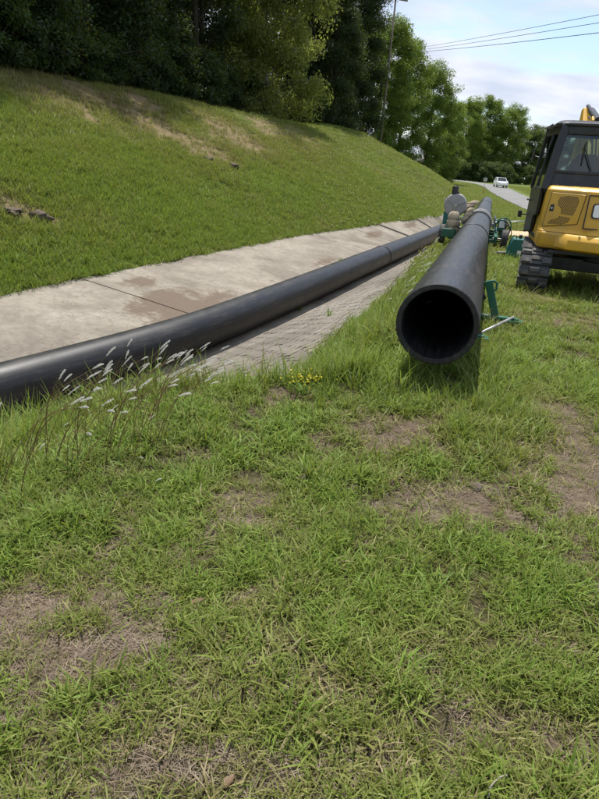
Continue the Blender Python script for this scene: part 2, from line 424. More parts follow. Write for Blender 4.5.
def link(o, parent=None):
    COL.objects.link(o)
    if parent is not None: o.parent = parent
    return o
def mk(name, mb, mat, parent=None, smooth=False, bevel=0, attrs=None, seg=2, recalc=True):
    me = bpy.data.meshes.new(name); me.from_pydata(mb.v, [], mb.f)
    if recalc:
        import bmesh
        bm = bmesh.new(); bm.from_mesh(me); bmesh.ops.recalc_face_normals(bm, faces=bm.faces); bm.to_mesh(me); bm.free()
    me.materials.append(MATS[mat]); me.update()
    if smooth: me.polygons.foreach_set('use_smooth', [True]*len(me.polygons))
    o = bpy.data.objects.new(name, me)
    if attrs:
        for k, a in attrs.items():
            at = me.attributes.new(k, 'FLOAT', 'POINT'); at.data.foreach_set('value', np.asarray(a, np.float32))
    if bevel:
        m = o.modifiers.new('bevel', 'BEVEL'); m.width = bevel; m.segments = seg; m.limit_method = 'ANGLE'; m.angle_limit = R(35)
        me.polygons.foreach_set('use_smooth', [True]*len(me.polygons))
        w = o.modifiers.new('wn', 'WEIGHTED_NORMAL'); w.keep_sharp = True
    return link(o, parent)
def autosmooth(o, ang=40):
    me = o.data; me.polygons.foreach_set('use_smooth', [True]*len(me.polygons)); me.set_sharp_from_angle(angle=R(ang)); return o
def quadmesh(name, V, Q, mat, attrs=None, cattrs=None):
    """V (n,3), Q (m,k) with constant k, fast path"""
    me = bpy.data.meshes.new(name); V = np.asarray(V, np.float32); Q = np.asarray(Q, np.int32); m, k = Q.shape
    me.vertices.add(len(V)); me.vertices.foreach_set('co', V.ravel())
    me.loops.add(m*k); me.loops.foreach_set('vertex_index', Q.ravel())
    me.polygons.add(m); me.polygons.foreach_set('loop_start', np.arange(m, dtype=np.int32)*k); me.polygons.foreach_set('loop_total', np.full(m, k, np.int32))
    me.update(calc_edges=True); me.validate()
    me.materials.append(MATS[mat])
    for kx, a in (attrs or {}).items():
        at = me.attributes.new(kx, 'FLOAT', 'POINT'); at.data.foreach_set('value', np.asarray(a, np.float32))
    for kx, a in (cattrs or {}).items():
        at = me.attributes.new(kx, 'FLOAT_COLOR', 'POINT'); a = np.asarray(a, np.float32)
        c = np.ones((len(V), 4), np.float32); c[:, :3] = a[:, None] if a.ndim == 1 else a; at.data.foreach_set('color', c.ravel())
    return me
def tag(o, label=None, cat=None, group=None, kind=None):
    for k, v in (('label', label), ('category', cat), ('group', group), ('kind', kind)):
        if v: o[k] = v
    return o
def empty(name, loc=(0, 0, 0), rz=0):
    o = bpy.data.objects.new(name, None); COL.objects.link(o); o.location = loc; o.rotation_euler = (0, 0, rz); o.empty_display_size = .2; return o
def copy_tree(o, parent=None):
    c = o.copy(); COL.objects.link(c); c.parent = parent
    for ch in list(o.children): copy_tree(ch, c)
    return c

# ------------------------------------------------------------------ ground
BARE = []       # (x, y, radius along, radius across, strength) of worn patches
for px, py, rx, ry, k in [(250, 505, .26, .26, 1.25), (395, 435, .34, .26, 1.4), (465, 508, .34, .22, 1.3), (585, 480, .42, .75, 1.35), (560, 420, .3, .5, .9), (100, 650, .45, .16, .9), (30, 600, .25, .2, .9), (210, 690, .25, .12, .8), (380, 770, .25, .1, .6), (560, 740, .2, .1, .7),
                          (20, 640, .35, .35, .8), (120, 600, .35, .22, .7), (60, 700, .3, .2, .8), (150, 660, .3, .2, .6), (60, 770, .3, .15, .8), (250, 770, .25, .12, .6), (540, 620, .3, .2, .5),
                          (320, 440, .2, .2, .7), (420, 640, .16, .12, .5), (330, 690, .2, .14, .45), (480, 720, .2, .12, .4), (190, 730, .25, .15, .6), (560, 320, .9, .5, 1.0), (540, 300, .7, .5, .8),
                          (285, 395, .22, .2, 1.0), (255, 600, .2, .15, .5)]:
    p = at_z(px, py, 0.0); BARE.append((p[0], p[1], rx*.9, ry*.9, k*.88))
HB = []
for px, py, rx, ry, k in [(60, 100, 2.5, 1.2, .6), (160, 128, 2.4, 1.3, 1.1), (203, 150, 1.3, 1.6, 1.3), (235, 135, 1.8, 2.4, 1.2), (35, 217, .5, .35, 1.1), (8, 207, .5, .5, 1.1), (300, 137, 2, 3, .8), (80, 90, 2.5, 1.5, .9), (140, 103, 1.6, 1.6, .9), (270, 128, 1.5, 2.5, 1.0)]:
    p = ground_hit(px, py); HB.append((p[0], p[1], rx, ry, k))
def bare(x, y):
    b = np.zeros(np.shape(x))
    for px, py, rx, ry, k in BARE+HB:
        b = np.maximum(b, k*np.exp(-(((x-px)/rx)**2+((y-py)/ry)**2)))
    n = fbm(x, y, 2.6, 4, 40); n2 = fbm(x, y, 9, 3, 44)
    return np.clip(b*(.45+1.1*n) + 1.5*np.maximum(n-.60, 0) + (n2-.5)*.5*np.clip(b*2+.35, 0, 1), 0, 1)
def lines(segs):
    out = []
    for a, b, d in segs: out += list(np.arange(a, b, d))
    out.append(segs[-1][1]); return np.array(out)
ss = lines([(-400, -60, 40), (-60, -8, 2.6), (-8, 9, .11), (9, 22, .22), (22, 60, .7), (60, 140, 2), (140, 400, 13), (400, 1600, 100)])
vv = lines([(-1500, -300, 100), (-300, -60, 12), (-60, -12, 1.2), (-12, -5, .14), (-5, 3.2, .08), (3.2, 16, .22), (16, 60, 2), (60, 300, 12), (300, 1500, 100)])
Sg, Vg = np.meshgrid(ss, vv, indexing='ij'); Xg, Yg = to_xy(Sg, Vg)
Zg = gz(Xg.ravel(), Yg.ravel()).reshape(Xg.shape)
GV = np.stack([Xg, Yg, Zg], -1).reshape(-1, 3)
ni, nj = Sg.shape; I, J = np.meshgrid(np.arange(ni-1), np.arange(nj-1), indexing='ij'); a = I*nj+J
GQ = np.stack([a, a+nj, a+nj+1, a+1], -1).reshape(-1, 4)[:, ::-1]
gb = bare(GV[:, 0], GV[:, 1])
gfar = sstep(6.5, 11, np.hypot(GV[:, 0], GV[:, 1]))
me = quadmesh('ground', GV, GQ, 'ground', {'bare': gb, 'far': gfar}); me.polygons.foreach_set('use_smooth', [True]*len(me.polygons))
ground = link(bpy.data.objects.new('ground', me)); tag(ground, 'grassy verge and steep mown embankment with worn brown patches', 'ground', kind='structure')

# ------------------------------------------------------------------ road
RP = catmull(ROADC, 16); T = np.gradient(RP, axis=0); T /= np.linalg.norm(T, axis=1)[:, None]; RN = np.stack([T[:, 1], -T[:, 0]], 1)
er = fbm(np.arange(len(RP)), np.zeros(len(RP)), .7, 3, 5)-.5; n = len(RP); rv = []
for off, dz in ((-2.7, -.2), (-2.7, 0), (-.5, .05), (1.7, 0), (1.7, -.2)):
    A = RP+RN*(off+np.sign(off)*er[:, None]*.25); rv += [(p[0], p[1], float(road_z(RP[i, 1]))+dz) for i, p in enumerate(A)]
rf = [(k*n+i, k*n+i+1, (k+1)*n+i+1, (k+1)*n+i) for k in range(4) for i in range(n-1)]
road = mk('road', MB().add(rv, rf), 'asphalt', recalc=True); tag(road, 'narrow pale grey asphalt road bending away behind the trees', 'road', kind='structure')

# ------------------------------------------------------------------ concrete channel: slabs and set blocks
chan = empty('concrete_channel', (*to_xy(0., 0.), float(zb(0.)))); bpy.context.view_layer.update()
tag(chan, 'concrete drainage channel with cast slabs on the far slope and set blocks on the near slope', 'channel', kind='structure')
CHO = np.array(chan.location)
DIRT = []
for px, py, r1, r2, k in [(165, 303, 1.2, .5, .95), (185, 318, 2.0, .3, .9), (140, 283, .6, .4, .75), (220, 298, 1.0, .35, .7), (325, 262, 1.2, .25, .7), (60, 345, 1.2, .2, .5), (270, 285, 1.5, .15, .6), (375, 235, 1.6, .3, .8), (410, 226, 2, .3, .7)]:
    p = ground_hit(px, py, .09); s_, v_ = to_sv(p[0], p[1]); DIRT.append((float(s_), float(v_), r1, r2, k))
def slab(name, s0, s1, va, vbn, lift, tilt, mat, parent, thick=.09, ns=None, nv=None, edge_noise=.0):
    ns = ns or max(2, int((s1-s0)/.16)); nv = nv or 10
    sg = np.linspace(s0, s1, ns+1); tg = np.linspace(0, 1, nv+1)
    S_, T_ = np.meshgrid(sg, tg, indexing='ij')
    A = va(S_); B = vbn(S_)
    if edge_noise: B = B + (fbm(S_, S_*0, 1.6, 4, 77)-.5)*edge_noise*T_
    V_ = A+(B-A)*T_
    Z = chan_z(S_, V_)+lift+tilt*(T_-.3)+ (fbm(S_, V_, 1.5, 3, 61)-.5)*.02
    X, Y = to_xy(S_, V_); top = np.stack([X, Y, Z], -1).reshape(-1, 3)-CHO
    dirt = np.zeros(S_.shape)
    for ds, dv, r1, r2, k in DIRT: dirt = np.maximum(dirt, k*np.exp(-(((S_-ds)/r1)**2+((V_-dv)/r2)**2)))
    dirt = np.clip(dirt*(.5+fbm(S_, V_, 3, 3, 5)), 0, 1).ravel()
    bot = top.copy(); bot[:, 2] -= thick; n = len(top); w = nv+1
    f = []
    for i in range(ns):
        for j in range(nv):
            q = i*w+j; f.append((q, q+1, q+w+1, q+w)); f.append((n+q, n+q+w, n+q+w+1, n+q+1))
    for i in range(ns):
        q = i*w; f.append((q, q+w, n+q+w, n+q)); q += nv; f.append((q, n+q, n+q+w, q+w))
    for j in range(nv):
        q = j; f.append((q, n+q, n+q+1, q+1)); q = ns*w+j; f.append((q, q+1, n+q+1, n+q))
    mb = MB().add(np.vstack([top, bot]), f)
    o = mk(name, mb, mat, parent, attrs={'dirt': np.concatenate([dirt, dirt])})
    return autosmooth(o, 50)
rj = random.Random(3)
def jo(s): return .45+.62*sstep(1, 8, s)*(1-sstep(13, 18, s))
s0 = -9.0
JS = [float(to_sv(*at_z(px, py, -.75)[:2])[0]) for px, py in ((120, 283), (322, 246), (375, 232))]
FLEN = [JS[0]+9, JS[1]-JS[0], JS[2]-JS[1]]+[2.6]*9
for i, L in enumerate(FLEN):
    lift = rj.uniform(-.012, .02) + (.05 if i in (4, 6) else 0)
    slab('slab', s0+.004, s0+L-.004, lambda s: vb(s)+jo(s)+.012, lambda s: vf(s)+.05, lift, rj.uniform(-.015, .03), 'concrete', chan, edge_noise=.30)
    slab('slab', s0+.3+.015, s0+L+.3-.015, lambda s: vb(s)-.42, lambda s: vb(s)+jo(s)-.012, -.012+rj.uniform(-.006, .006), 0, 'concrete', chan)
    s0 += L
S_END = s0
slab('block_bed', -5.0, S_END, lambda s: vb(s)-.45, lambda s: vn(s)-.12, -.007, 0, 'mortar', chan, nv=6)
# blocks: one shared mesh per variant, rows run along the channel
def block_mesh(i):
    r = random.Random(100+i); w, l, h = .137, .280, .07; c = .005
    def ring(z, ins): return [(x*(l/2-ins)+r.uniform(-.005, .005), y*(w/2-ins)+r.uniform(-.005, .005), z+r.uniform(-.002, .002)) for x, y in ((-1, -1), (1, -1), (1, 1), (-1, 1))]
    v = ring(-h, 0)+ring(-c, 0)+ring(0, c); f = [(8, 9, 10, 11)]
    for k in (0, 4):
        for j in range(4): f.append((k+j, k+(j+1) % 4, k+4+(j+1) % 4, k+4+j))
    me = bpy.data.meshes.new('block'); me.from_pydata(v, [], f); me.materials.append(MATS['block'])
    return me, v, f
BM = [block_mesh(i) for i in range(6)]
spots = []
for row in range(20):
    sx = -3.6 + (.15 if row % 2 else 0)
    while sx < 17:
        s_ = sx + rj.uniform(-.006, .006); v_ = float(vb(s_))-.50-row*.158
        if v_ > float(vn(s_))+.02: spots.append((s_, v_))
        sx += .305
spots.sort(key=lambda q: np.hypot(*(np.array(to_xy(*q)))))
far_v, far_f = MB(), None
for i, (s_, v_) in enumerate(spots):
    x, y = to_xy(s_, v_); e = .1
    ang = math.atan2(*(np.array(to_xy(s_+e, v_+float(vb(s_+e)-vb(s_))))-np.array((x, y)))[::-1])
    slope = float(chan_z(s_, v_-.1)-chan_z(s_, v_+.1))/.2
    M = Matrix.Translation((x-CHO[0], y-CHO[1], float(chan_z(s_, v_))+rj.uniform(.001, .007)-CHO[2])) @ Matrix.Rotation(ang+rj.uniform(-.015, .015), 4, 'Z') @ Matrix.Rotation(-math.atan(slope)+rj.uniform(-.006, .006), 4, 'X') @ Matrix.Rotation(-math.atan(float(chan_z(s_+.1, v_+float(vb(s_+.1)-vb(s_)))-chan_z(s_-.1, v_+float(vb(s_-.1)-vb(s_))))/.2)+rj.uniform(-.005, .005), 4, 'Y')
    me, v, f = BM[rj.randrange(6)]
    if i < 290:
        o = bpy.data.objects.new('block', me); o.matrix_local = M; link(o, chan)
    else:
        far_v.add([M @ Vector(p) for p in v], f)
fo = mk('block_field', far_v, 'block', chan); tag(fo, kind='stuff')

# ------------------------------------------------------------------ the two pipes
def arclen(P): return np.concatenate([[0], np.cumsum(np.linalg.norm(np.diff(P, axis=0), axis=1))])
def pipe(name, pts, ro, ri, label, beads=(), seg=64):
    P = catmull(pts, 10); o0 = P[0].copy(); P = P-o0
    root = empty(name, o0); tag(root, label, 'pipe', 'black plastic pipes')
    T = np.gradient(P, axis=0); T /= np.linalg.norm(T, axis=1)[:, None]
    L = arclen(P)
    # outer skin, rounded rim, bore
    def ringset(rad, off): return [(i, rad[i], off[i]) for i in range(len(rad))]
    prof = [(0, ri, .10), (0, ri, .0)]
    V = []; seq = []
    c = .006
    seq += [(p, ri) for p in P[::-1]]                     # bore from far end to near end
    seq += [(P[0]+T[0]*.0, ri+c*.3), (P[0]-T[0]*c, ri+c), (P[0]-T[0]*c, ro-c), (P[0], ro)]
    seq += [(p, ro) for p in P[1:]]
    seq += [(P[-1]+T[-1]*c, ro-c), (P[-1]+T[-1]*c, ri+c)]
    Fc = []
    def frame(t):
        x = np.cross(t, (0, 0, 1.)); x /= np.linalg.norm(x); return x, np.cross(x, t)
    n = len(P); idx = list(range(n))[::-1]+[0]*4+list(range(1, n))+[n-1]*2
    for (p, r), i in zip(seq, idx):
        x, y = frame(T[i])
        for k in range(seg):
            q = 2*math.pi*k/seg; V.append(p+r*(math.cos(q)*x+math.sin(q)*y))
    m = len(seq)
    for i in range(m):
        j = (i+1) % m
        for k in range(seg):
            l = (k+1) % seg; Fc.append((i*seg+k, i*seg+l, j*seg+l, j*seg+k))
    ow = autosmooth(mk('pipe_wall', MB().add(V, Fc), 'black_plastic', root), 35)
    pc = np.array([(L[i]*2.2, 9*math.cos(2*math.pi*k/seg), 9*math.sin(2*math.pi*k/seg)) for i in idx for k in range(seg)], np.float32)
    ow.data.attributes.new('pc', 'FLOAT_VECTOR', 'POINT').data.foreach_set('vector', pc.ravel())
    for b in beads:
        i = int(np.argmin(abs(L-b))); x, y = frame(T[i]); mb = MB()
        for d in (-.011, .011):
            ring = [P[i]+T[i]*d+(ro+.003)*(math.cos(q)*x+math.sin(q)*y) for q in np.linspace(0, 2*math.pi, 48, endpoint=False)]
            mb.tube(ring, .011, 8, closed=True)
        mk('fusion_bead', mb, 'black_plastic', root, smooth=True)
    return root
PD = R(16.0); PU = np.array([math.sin(PD), math.cos(PD), 0]); PR = np.array([PU[1], -PU[0], 0])
RO, RI = .305, .262
PE = np.array([.98, 4.24, .51])
def pcen(d):                                      # centre of the raised pipe, d metres from its open end
    p = PE + PU*d; p[2] = np.interp(d, [0, 3, 6, 12, 20, 32], [.51, .475, .435, .345, .28, .24]); return p
pipe('pipe', [pcen(d) for d in (0, 3, 6, 9, 12, 16, 20, 26, 31.5)], RO, RI, 'straight black pipe held above the grass with its open end showing', (7.4, 24.5))
lp = []
for s_ in (-9, -6, -4, -2, 0, 2, 4, 7, 10, 13, 17, 21, 25, 29):
    v_ = float(vb(s_)); x, y = to_xy(s_, v_); lp.append((x, y, float(zb(s_))-.004+RO))
pipe('pipe', lp, RO, RI, 'long curved black pipe lying in the concrete channel', (21.4, 33.6))

# ------------------------------------------------------------------ green pipe stand under the raised pipe
def stand():
    d = 2.55; c = pcen(d); gz0 = g1(c[0], c[1])
    root = empty('pipe_stand', (c[0], c[1], gz0)); tag(root, 'green steel stand with angled side posts carrying the raised black pipe', 'pipe stand')
    M = lambda a, b, z: np.array((PR[0]*a+PU[0]*b, PR[1]*a+PU[1]*b, z))
    h = c[2]-gz0                                   # pipe centre above ground
    mk('base_bar', MB().bar(M(-.26, .12, .035), M(.76, .12, .035), .075, .05), 'stand_green', root, bevel=.006)
    mk('base_bar', MB().bar(M(-.22, -.86, .03), M(.40, -.86, .03), .07, .045), 'stand_green', root, bevel=.006)
    mk('spine_bar', MB().bar(M(0, .08, .07), M(0, -.83, .065), .06, .04), 'stand_green', root, bevel=.005)
    mk('foot', MB().prism([(-.09, -.07), (.09, -.07), (.09, .07), (-.09, .07)], M(.72, .12, .006), PR, PU, .03), 'stand_green', root, bevel=.006)
    mk('foot', MB().prism([(-.08, -.06), (.08, -.06), (.08, .06), (-.08, .06)], M(.37, -.86, .004), PR, PU, .03), 'stand_green', root, bevel=.006)
    tp = h-.02
    p = mk('post', MB().bar(M(.50, .12, .05), M(.355, .12, tp), .085, .045, upv=PU), 'stand_green', root, bevel=.006)
    a = M(.355, .12, tp-.01)
    mk('bracket', MB().tube([a, a+M(.06, 0, .015), a+M(.10, 0, -.01), a+M(.10, 0, -.085), a+M(.05, 0, -.10)], .014, 8), 'stand_green', p, smooth=True)
    mk('brace_rod', MB().tube([M(.70, .10, .075), M(.36, -.80, .06)], .014, 8), 'galvanized', root, smooth=True)
    for sgn in (-1, 1):
        q = R(38); rc = M(sgn*math.sin(q)*(RO+.05), .12, h-math.cos(q)*(RO+.05)); ax = M(math.cos(q), 0, sgn*math.sin(q))
        mk('roller', MB().lathe([(.012, -.16), (.048, -.15), (.048, .15), (.012, .16)], rc, ax, 20), 'machine_black', root, bevel=.004)
        mk('roller_arm', MB().bar(M(sgn*.05, .17, .06), rc+M(0, .06, -.02), .03, .05), 'stand_green', root, bevel=.004)
stand()

# ------------------------------------------------------------------ fusion machine on wheels round the raised pipe
def fusion():
    d0 = 12.0; c = pcen(d0); g = g1(c[0], c[1])
    root = empty('pipe_fusion_machine', (c[0], c[1], g)); tag(root, 'green wheeled pipe fusion machine clamped around the raised black pipe', 'fusion machine')
    M = lambda a, b, z: np.array((PR[0]*a+PU[0]*b, PR[1]*a+PU[1]*b, z))
    def ctr(b): p = pcen(d0+b); return M(0, b, p[2]-g)
    h = ctr(0)[2]
    # chassis: side rails, cross members, deck
    ch = MB()
    for a in (-.66, .5): ch.bar(M(a, -.2, .26), M(a, 2.9, .26), .09, .12)
    for b in (-.15, .9, 1.9, 2.8): ch.bar(M(-.7, b, .2), M(.54, b, .2), .08, .09)
    mk('chassis', ch, 'machine_green', root, bevel=.008)
    mk('deck', MB().box(M(-.70, .28, .30), (.36, 1.0, .22), np.stack([PR, PU, (0, 0, 1)], 1)), 'machine_green', root, bevel=.02)
    for a in (-.86, .72):
        for b in (.05, 2.6):
            o = M(a, b, .245)
            w = mk('wheel', MB().lathe([(.13, -.05), (.22, -.085), (.245, -.05), (.245, .05), (.22, .085), (.13, .05)], o, PR, 28), 'rubber', root, bevel=.01)
            mk('rim', MB().lathe([(.03, -.065), (.125, -.055), (.125, .055), (.03, .065)], o, PR, 20), 'machine_green', w)
            mk('axle', MB().tube([o, M(a*.6, b, .245)], .022, 8), 'steel', w)
    # four clamp rings with hinge lugs and bolts
    for b in (1.15, 1.45, 2.0, 2.3):
        o = ctr(b); prof = [(RO+.004, -.055), (RO+.055, -.055), (RO+.055, .055), (RO+.004, .055)]
        r = mk('clamp_ring', MB().lathe(prof, o, PU, 40, closed=True), 'cast_grey', root, bevel=.006)
        for sg in (-1, 1):
            mk('lug', MB().box(o+M(sg*(RO+.10), 0, 0), (.10, .07, .09), np.stack([PR, PU, (0, 0, 1)], 1)), 'cast_grey', r, bevel=.008)
            mk('clamp_leg', MB().bar(o+M(sg*.2, 0, -RO-.03), M(sg*.2, b, .24), .06, .06), 'cast_grey', r, bevel=.005)
        mk('clamp_bolt', MB().lathe([(.016, -.1), (.016, .16), (.035, .16), (.035, .20), (.01, .2)], o+M(RO+.11, 0, 0), (0, 0, 1), 10), 'steel', r)
    for a, zz in ((-.46, .08), (.46, .08)):
        o1 = ctr(.95)+M(a, 0, zz); o2 = ctr(2.6)+M(a, 0, zz)
        mk('guide_rod', MB().tube([o1, o2], .026, 12), 'steel', root, smooth=True)
        mk('hydraulic_cylinder', MB().tube([o1+(o2-o1)*.18, o1+(o2-o1)*.62], .055, 16), 'machine_green', root)
    # facer: big round cutter head swung out to the upper left
    fo_ = M(-.66, .55, h+.46)
    f = mk('facer_disc', MB().lathe([(.03, -.10), (.24, -.10), (.285, -.075), (.30, -.02), (.30, .05), (.27, .08), (.05, .1)], fo_, PU, 44), 'cast_grey', root, bevel=.006)
    rib = MB()
    for k in range(3):
        q = R(25+120*k); e = M(math.cos(q), 0, math.sin(q)); rib.bar(fo_+M(0, -.112, 0)+e*.03, fo_+M(0, -.112, 0)+e*.275, .03, .022, upv=PU)
    mk('blade', rib, 'steel', f, bevel=.003)
    mk('hub', MB().lathe([(.055, -.14), (.055, -.095), (.01, -.095)], fo_, PU, 16), 'steel', f)
    mk('facer_arm', MB().bar(fo_+M(.02, .12, -.05), M(-.5, .6, .45), .07, .09).bar(M(-.5, .6, .45), M(-.55, .6, .26), .07, .08), 'machine_green', root, bevel=.008)
    mk('facer_motor', MB().lathe([(.02, .0), (.085, .0), (.085, .20), (.06, .24), (.03, .24)], fo_+M(-.06, .0, .24), (0, 0, 1), 18).lathe([(.03, 0), (.05, .0), (.05, .1), (.02, .1)], fo_+M(-.02, .0, .24), M(.8, 0, .6), 12), 'machine_black', root, bevel=.006)
    # canvas wrapped heater bags, soft and tied
    def bag(o, rx, rz, ax, seed):
        V = []; n, m = 26, 22
        for i in range(n):
            t = i/(n-1); rr = math.sin(math.pi*min(max(t, .02), .98))**.22; tie = 1-.26*math.exp(-((t-.34)/.04)**2)-.26*math.exp(-((t-.67)/.04)**2)
            for k in range(m):
                q = 2*math.pi*k/m; w = 1+.10*math.sin(3*q+seed+5*t)+.07*math.sin(7*q+9*t+seed)+.04*math.sin(11*q-23*t+seed)
                V.append(o+ax*((t-.5)*2*rz)+PR*(rx*rr*tie*w*math.cos(q))+np.cross(PR, ax)*(rx*rr*tie*w*math.sin(q)))
        Fc = [(i*m+k, i*m+(k+1) % m, (i+1)*m+(k+1) % m, (i+1)*m+k) for i in range(n-1) for k in range(m)]
        Fc += [tuple(range(m))[::-1], tuple((n-1)*m+k for k in range(m))]
        return mk('heater_bag', MB().add(V, Fc), 'canvas', root, smooth=True)
    bag(M(-.62, .02, h+.03), .16, .29, np.array((0, 0, 1.)), 1.0)
    bag(M(-.33, 1.0, h+.42), .15, .24, M(.7, .2, .69), 2.2)
    bag(M(-.30, .55, h+.24), .10, .20, M(.35, .2, .9), 4.2)
    mk('oil_tank', MB().box(M(-.80, 1.35, .56), (.34, .62, .42), np.stack([PR, PU, (0, 0, 1)], 1)), 'teal_paint', root, bevel=.02)
    mk('tank_cap', MB().lathe([(.03, 0), (.05, 0), (.05, .06), (.02, .07)], M(-.80, 1.2, .77), (0, 0, 1), 12), 'machine_black', root)
    for k in range(3):
        P = catmull([M(-.78, 1.1+.1*k, .74), M(-.92, .9, 1.0+.06*k), M(-.88-.04*k, .62, 1.02), M(-.74, .58, h+.66)], 6)
        mk('hose', MB().tube(P, .014, 6), 'wire_black', root, smooth=True)
    for b in (1.3, 2.15): mk('ring_tie', MB().bar(ctr(b)+M(-.30, -.14, .20), ctr(b)+M(-.30, .14, .20), .05, .05), 'machine_black', root, bevel=.004)
    # operator side: valve box, hand wheel, hoses, levers
    vo = M(.62, 1.1, h+.02)
    v = mk('valve_box', MB().box(vo, (.22, .34, .30), np.stack([PR, PU, (0, 0, 1)], 1)), 'machine_green', root, bevel=.015)
    mk('gauge_label', MB().box(vo+M(.0, -.176, .03), (.15, .006, .17), np.stack([PR, PU, (0, 0, 1)], 1)), 'label_white', v)
    mk('valve_post', MB().bar(M(.60, 1.1, .26), vo+M(0, 0, -.1), .06, .06), 'machine_green', root, bevel=.004)
    hw = M(.66, .85, h-.02); ring = [hw+M(.20*math.cos(q), 0, .25*math.sin(q)) for q in np.linspace(0, 2*math.pi, 28, endpoint=False)]
    mk('roll_hoop', MB().tube(ring, .016, 8, closed=True), 'machine_green', root, smooth=True)
    for k in range(4):
        a0 = M(.60+.03*k, 1.0, h+.10-.05*k)
        P = catmull([a0, a0+M(.10, -.15-.05*k, .10), a0+M(.12+.03*k, -.28, -.15), a0+M(.02, -.25+.05*k, -.38), a0+M(-.25, .2, -.42)], 6)
        mk('hose', MB().tube(P, .012, 6), 'wire_black', root, smooth=True)
    for k in range(3):
        mk('lever', MB().tube([vo+M(.08, -.1+.08*k, .10), vo+M(.50+.06*k, -.1+.08*k, .13+.02*k)], .008, 6), 'galvanized', root, smooth=True)
fusion()

# ------------------------------------------------------------------ teal power unit, board and hose beside the excavator
def power_unit():
    p = ground_hit(521, 260); root = empty('power_unit', (p[0], p[1], g1(p[0], p[1])), -R(14))
    tag(root, 'small teal hydraulic power unit with white stickers on the grass beside the excavator track', 'power unit')
    B = MB(); B.prism([(-.34, 0), (.34, 0), (.34, .22), (.25, .40), (-.25, .40), (-.34, .20)], (0, .16, .05), (1, 0, 0), (0, 0, 1), .34)
    b = mk('case', B, 'teal_paint', root, bevel=.02)
    [mk('skid', MB().box((x, 0, .028), (.05, .5, .055)), 'teal_paint', root, bevel=.008) for x in (-.24, .24)]
    mk('sticker', MB().box((.0, -.183, .33), (.12, .004, .07)), 'label_white', b)
    mk('sticker', MB().box((-.02, -.183, .17), (.22, .004, .08)), 'label_white', b)
    for x in (-.27, .27):
        mk('lift_handle', MB().tube([(x*.7, -.1, .44), (x*.7, -.1, .50), (x*.95, -.1, .52), (x*1.1, -.1, .44), (x*1.2, -.12, .30)], .012, 8), 'teal_paint', root, smooth=True)
    mk('filler_cap', MB().lathe([(.03, 0), (.045, 0), (.045, .05), (.02, .06)], (.05, -.05, .445), (0, 0, 1), 14), 'machine_black', root)
    mk('breather', MB().lathe([(.03, 0), (.035, 0), (.035, .08), (.02, .09)], (-.1, .02, .445), (0, 0, 1), 14), 'machine_black', root)
    mk('coupling', MB().lathe([(.02, 0), (.05, 0), (.05, .16), (.03, .2), (.03, .26)], (-.36, -.05, .11), (-1, -.1, -.1), 14), 'machine_black', root)
    q = root.matrix_basis @ Vector((0, 0, 0))
    bo = ground_hit(520, 238.5); e = empty('plywood_board', (bo[0], bo[1]+.1, g1(bo[0], bo[1]+.1)), R(6)); tag(e, 'weathered tan plywood board lying on the grass behind the teal unit', 'board')
    mk('sheet', MB().box((0, 0, .14), (1.25, .8, .02), np.array(Matrix.Rotation(R(6), 3, 'X'))), 'plywood', e, bevel=.003)
    mk('batten', MB().box((0, -.25, .06), (.9, .07, .12)), 'plywood', e, bevel=.003)
    mk('batten', MB().box((0, .25, .085), (.9, .07, .12)), 'plywood', e, bevel=.003)
    A = np.array((p[0]-.62, p[1]-.02)); Bq = pcen(12.6)[:2]+PR[:2]*.75; pts = []
    for t in np.linspace(0, 1, 14):
        x, y = A*(1-t)+Bq*t; y += .16*math.sin(t*9); pts.append((x, y, g1(x, y)+.045+.03*math.sin(t*7)**2))
    h = mk('hydraulic_hose', MB().tube(catmull(pts, 4), .018, 8), 'wire_black', smooth=True); tag(h, 'black hose trailing over the grass from teal unit to fusion machine', 'hose')
power_unit()

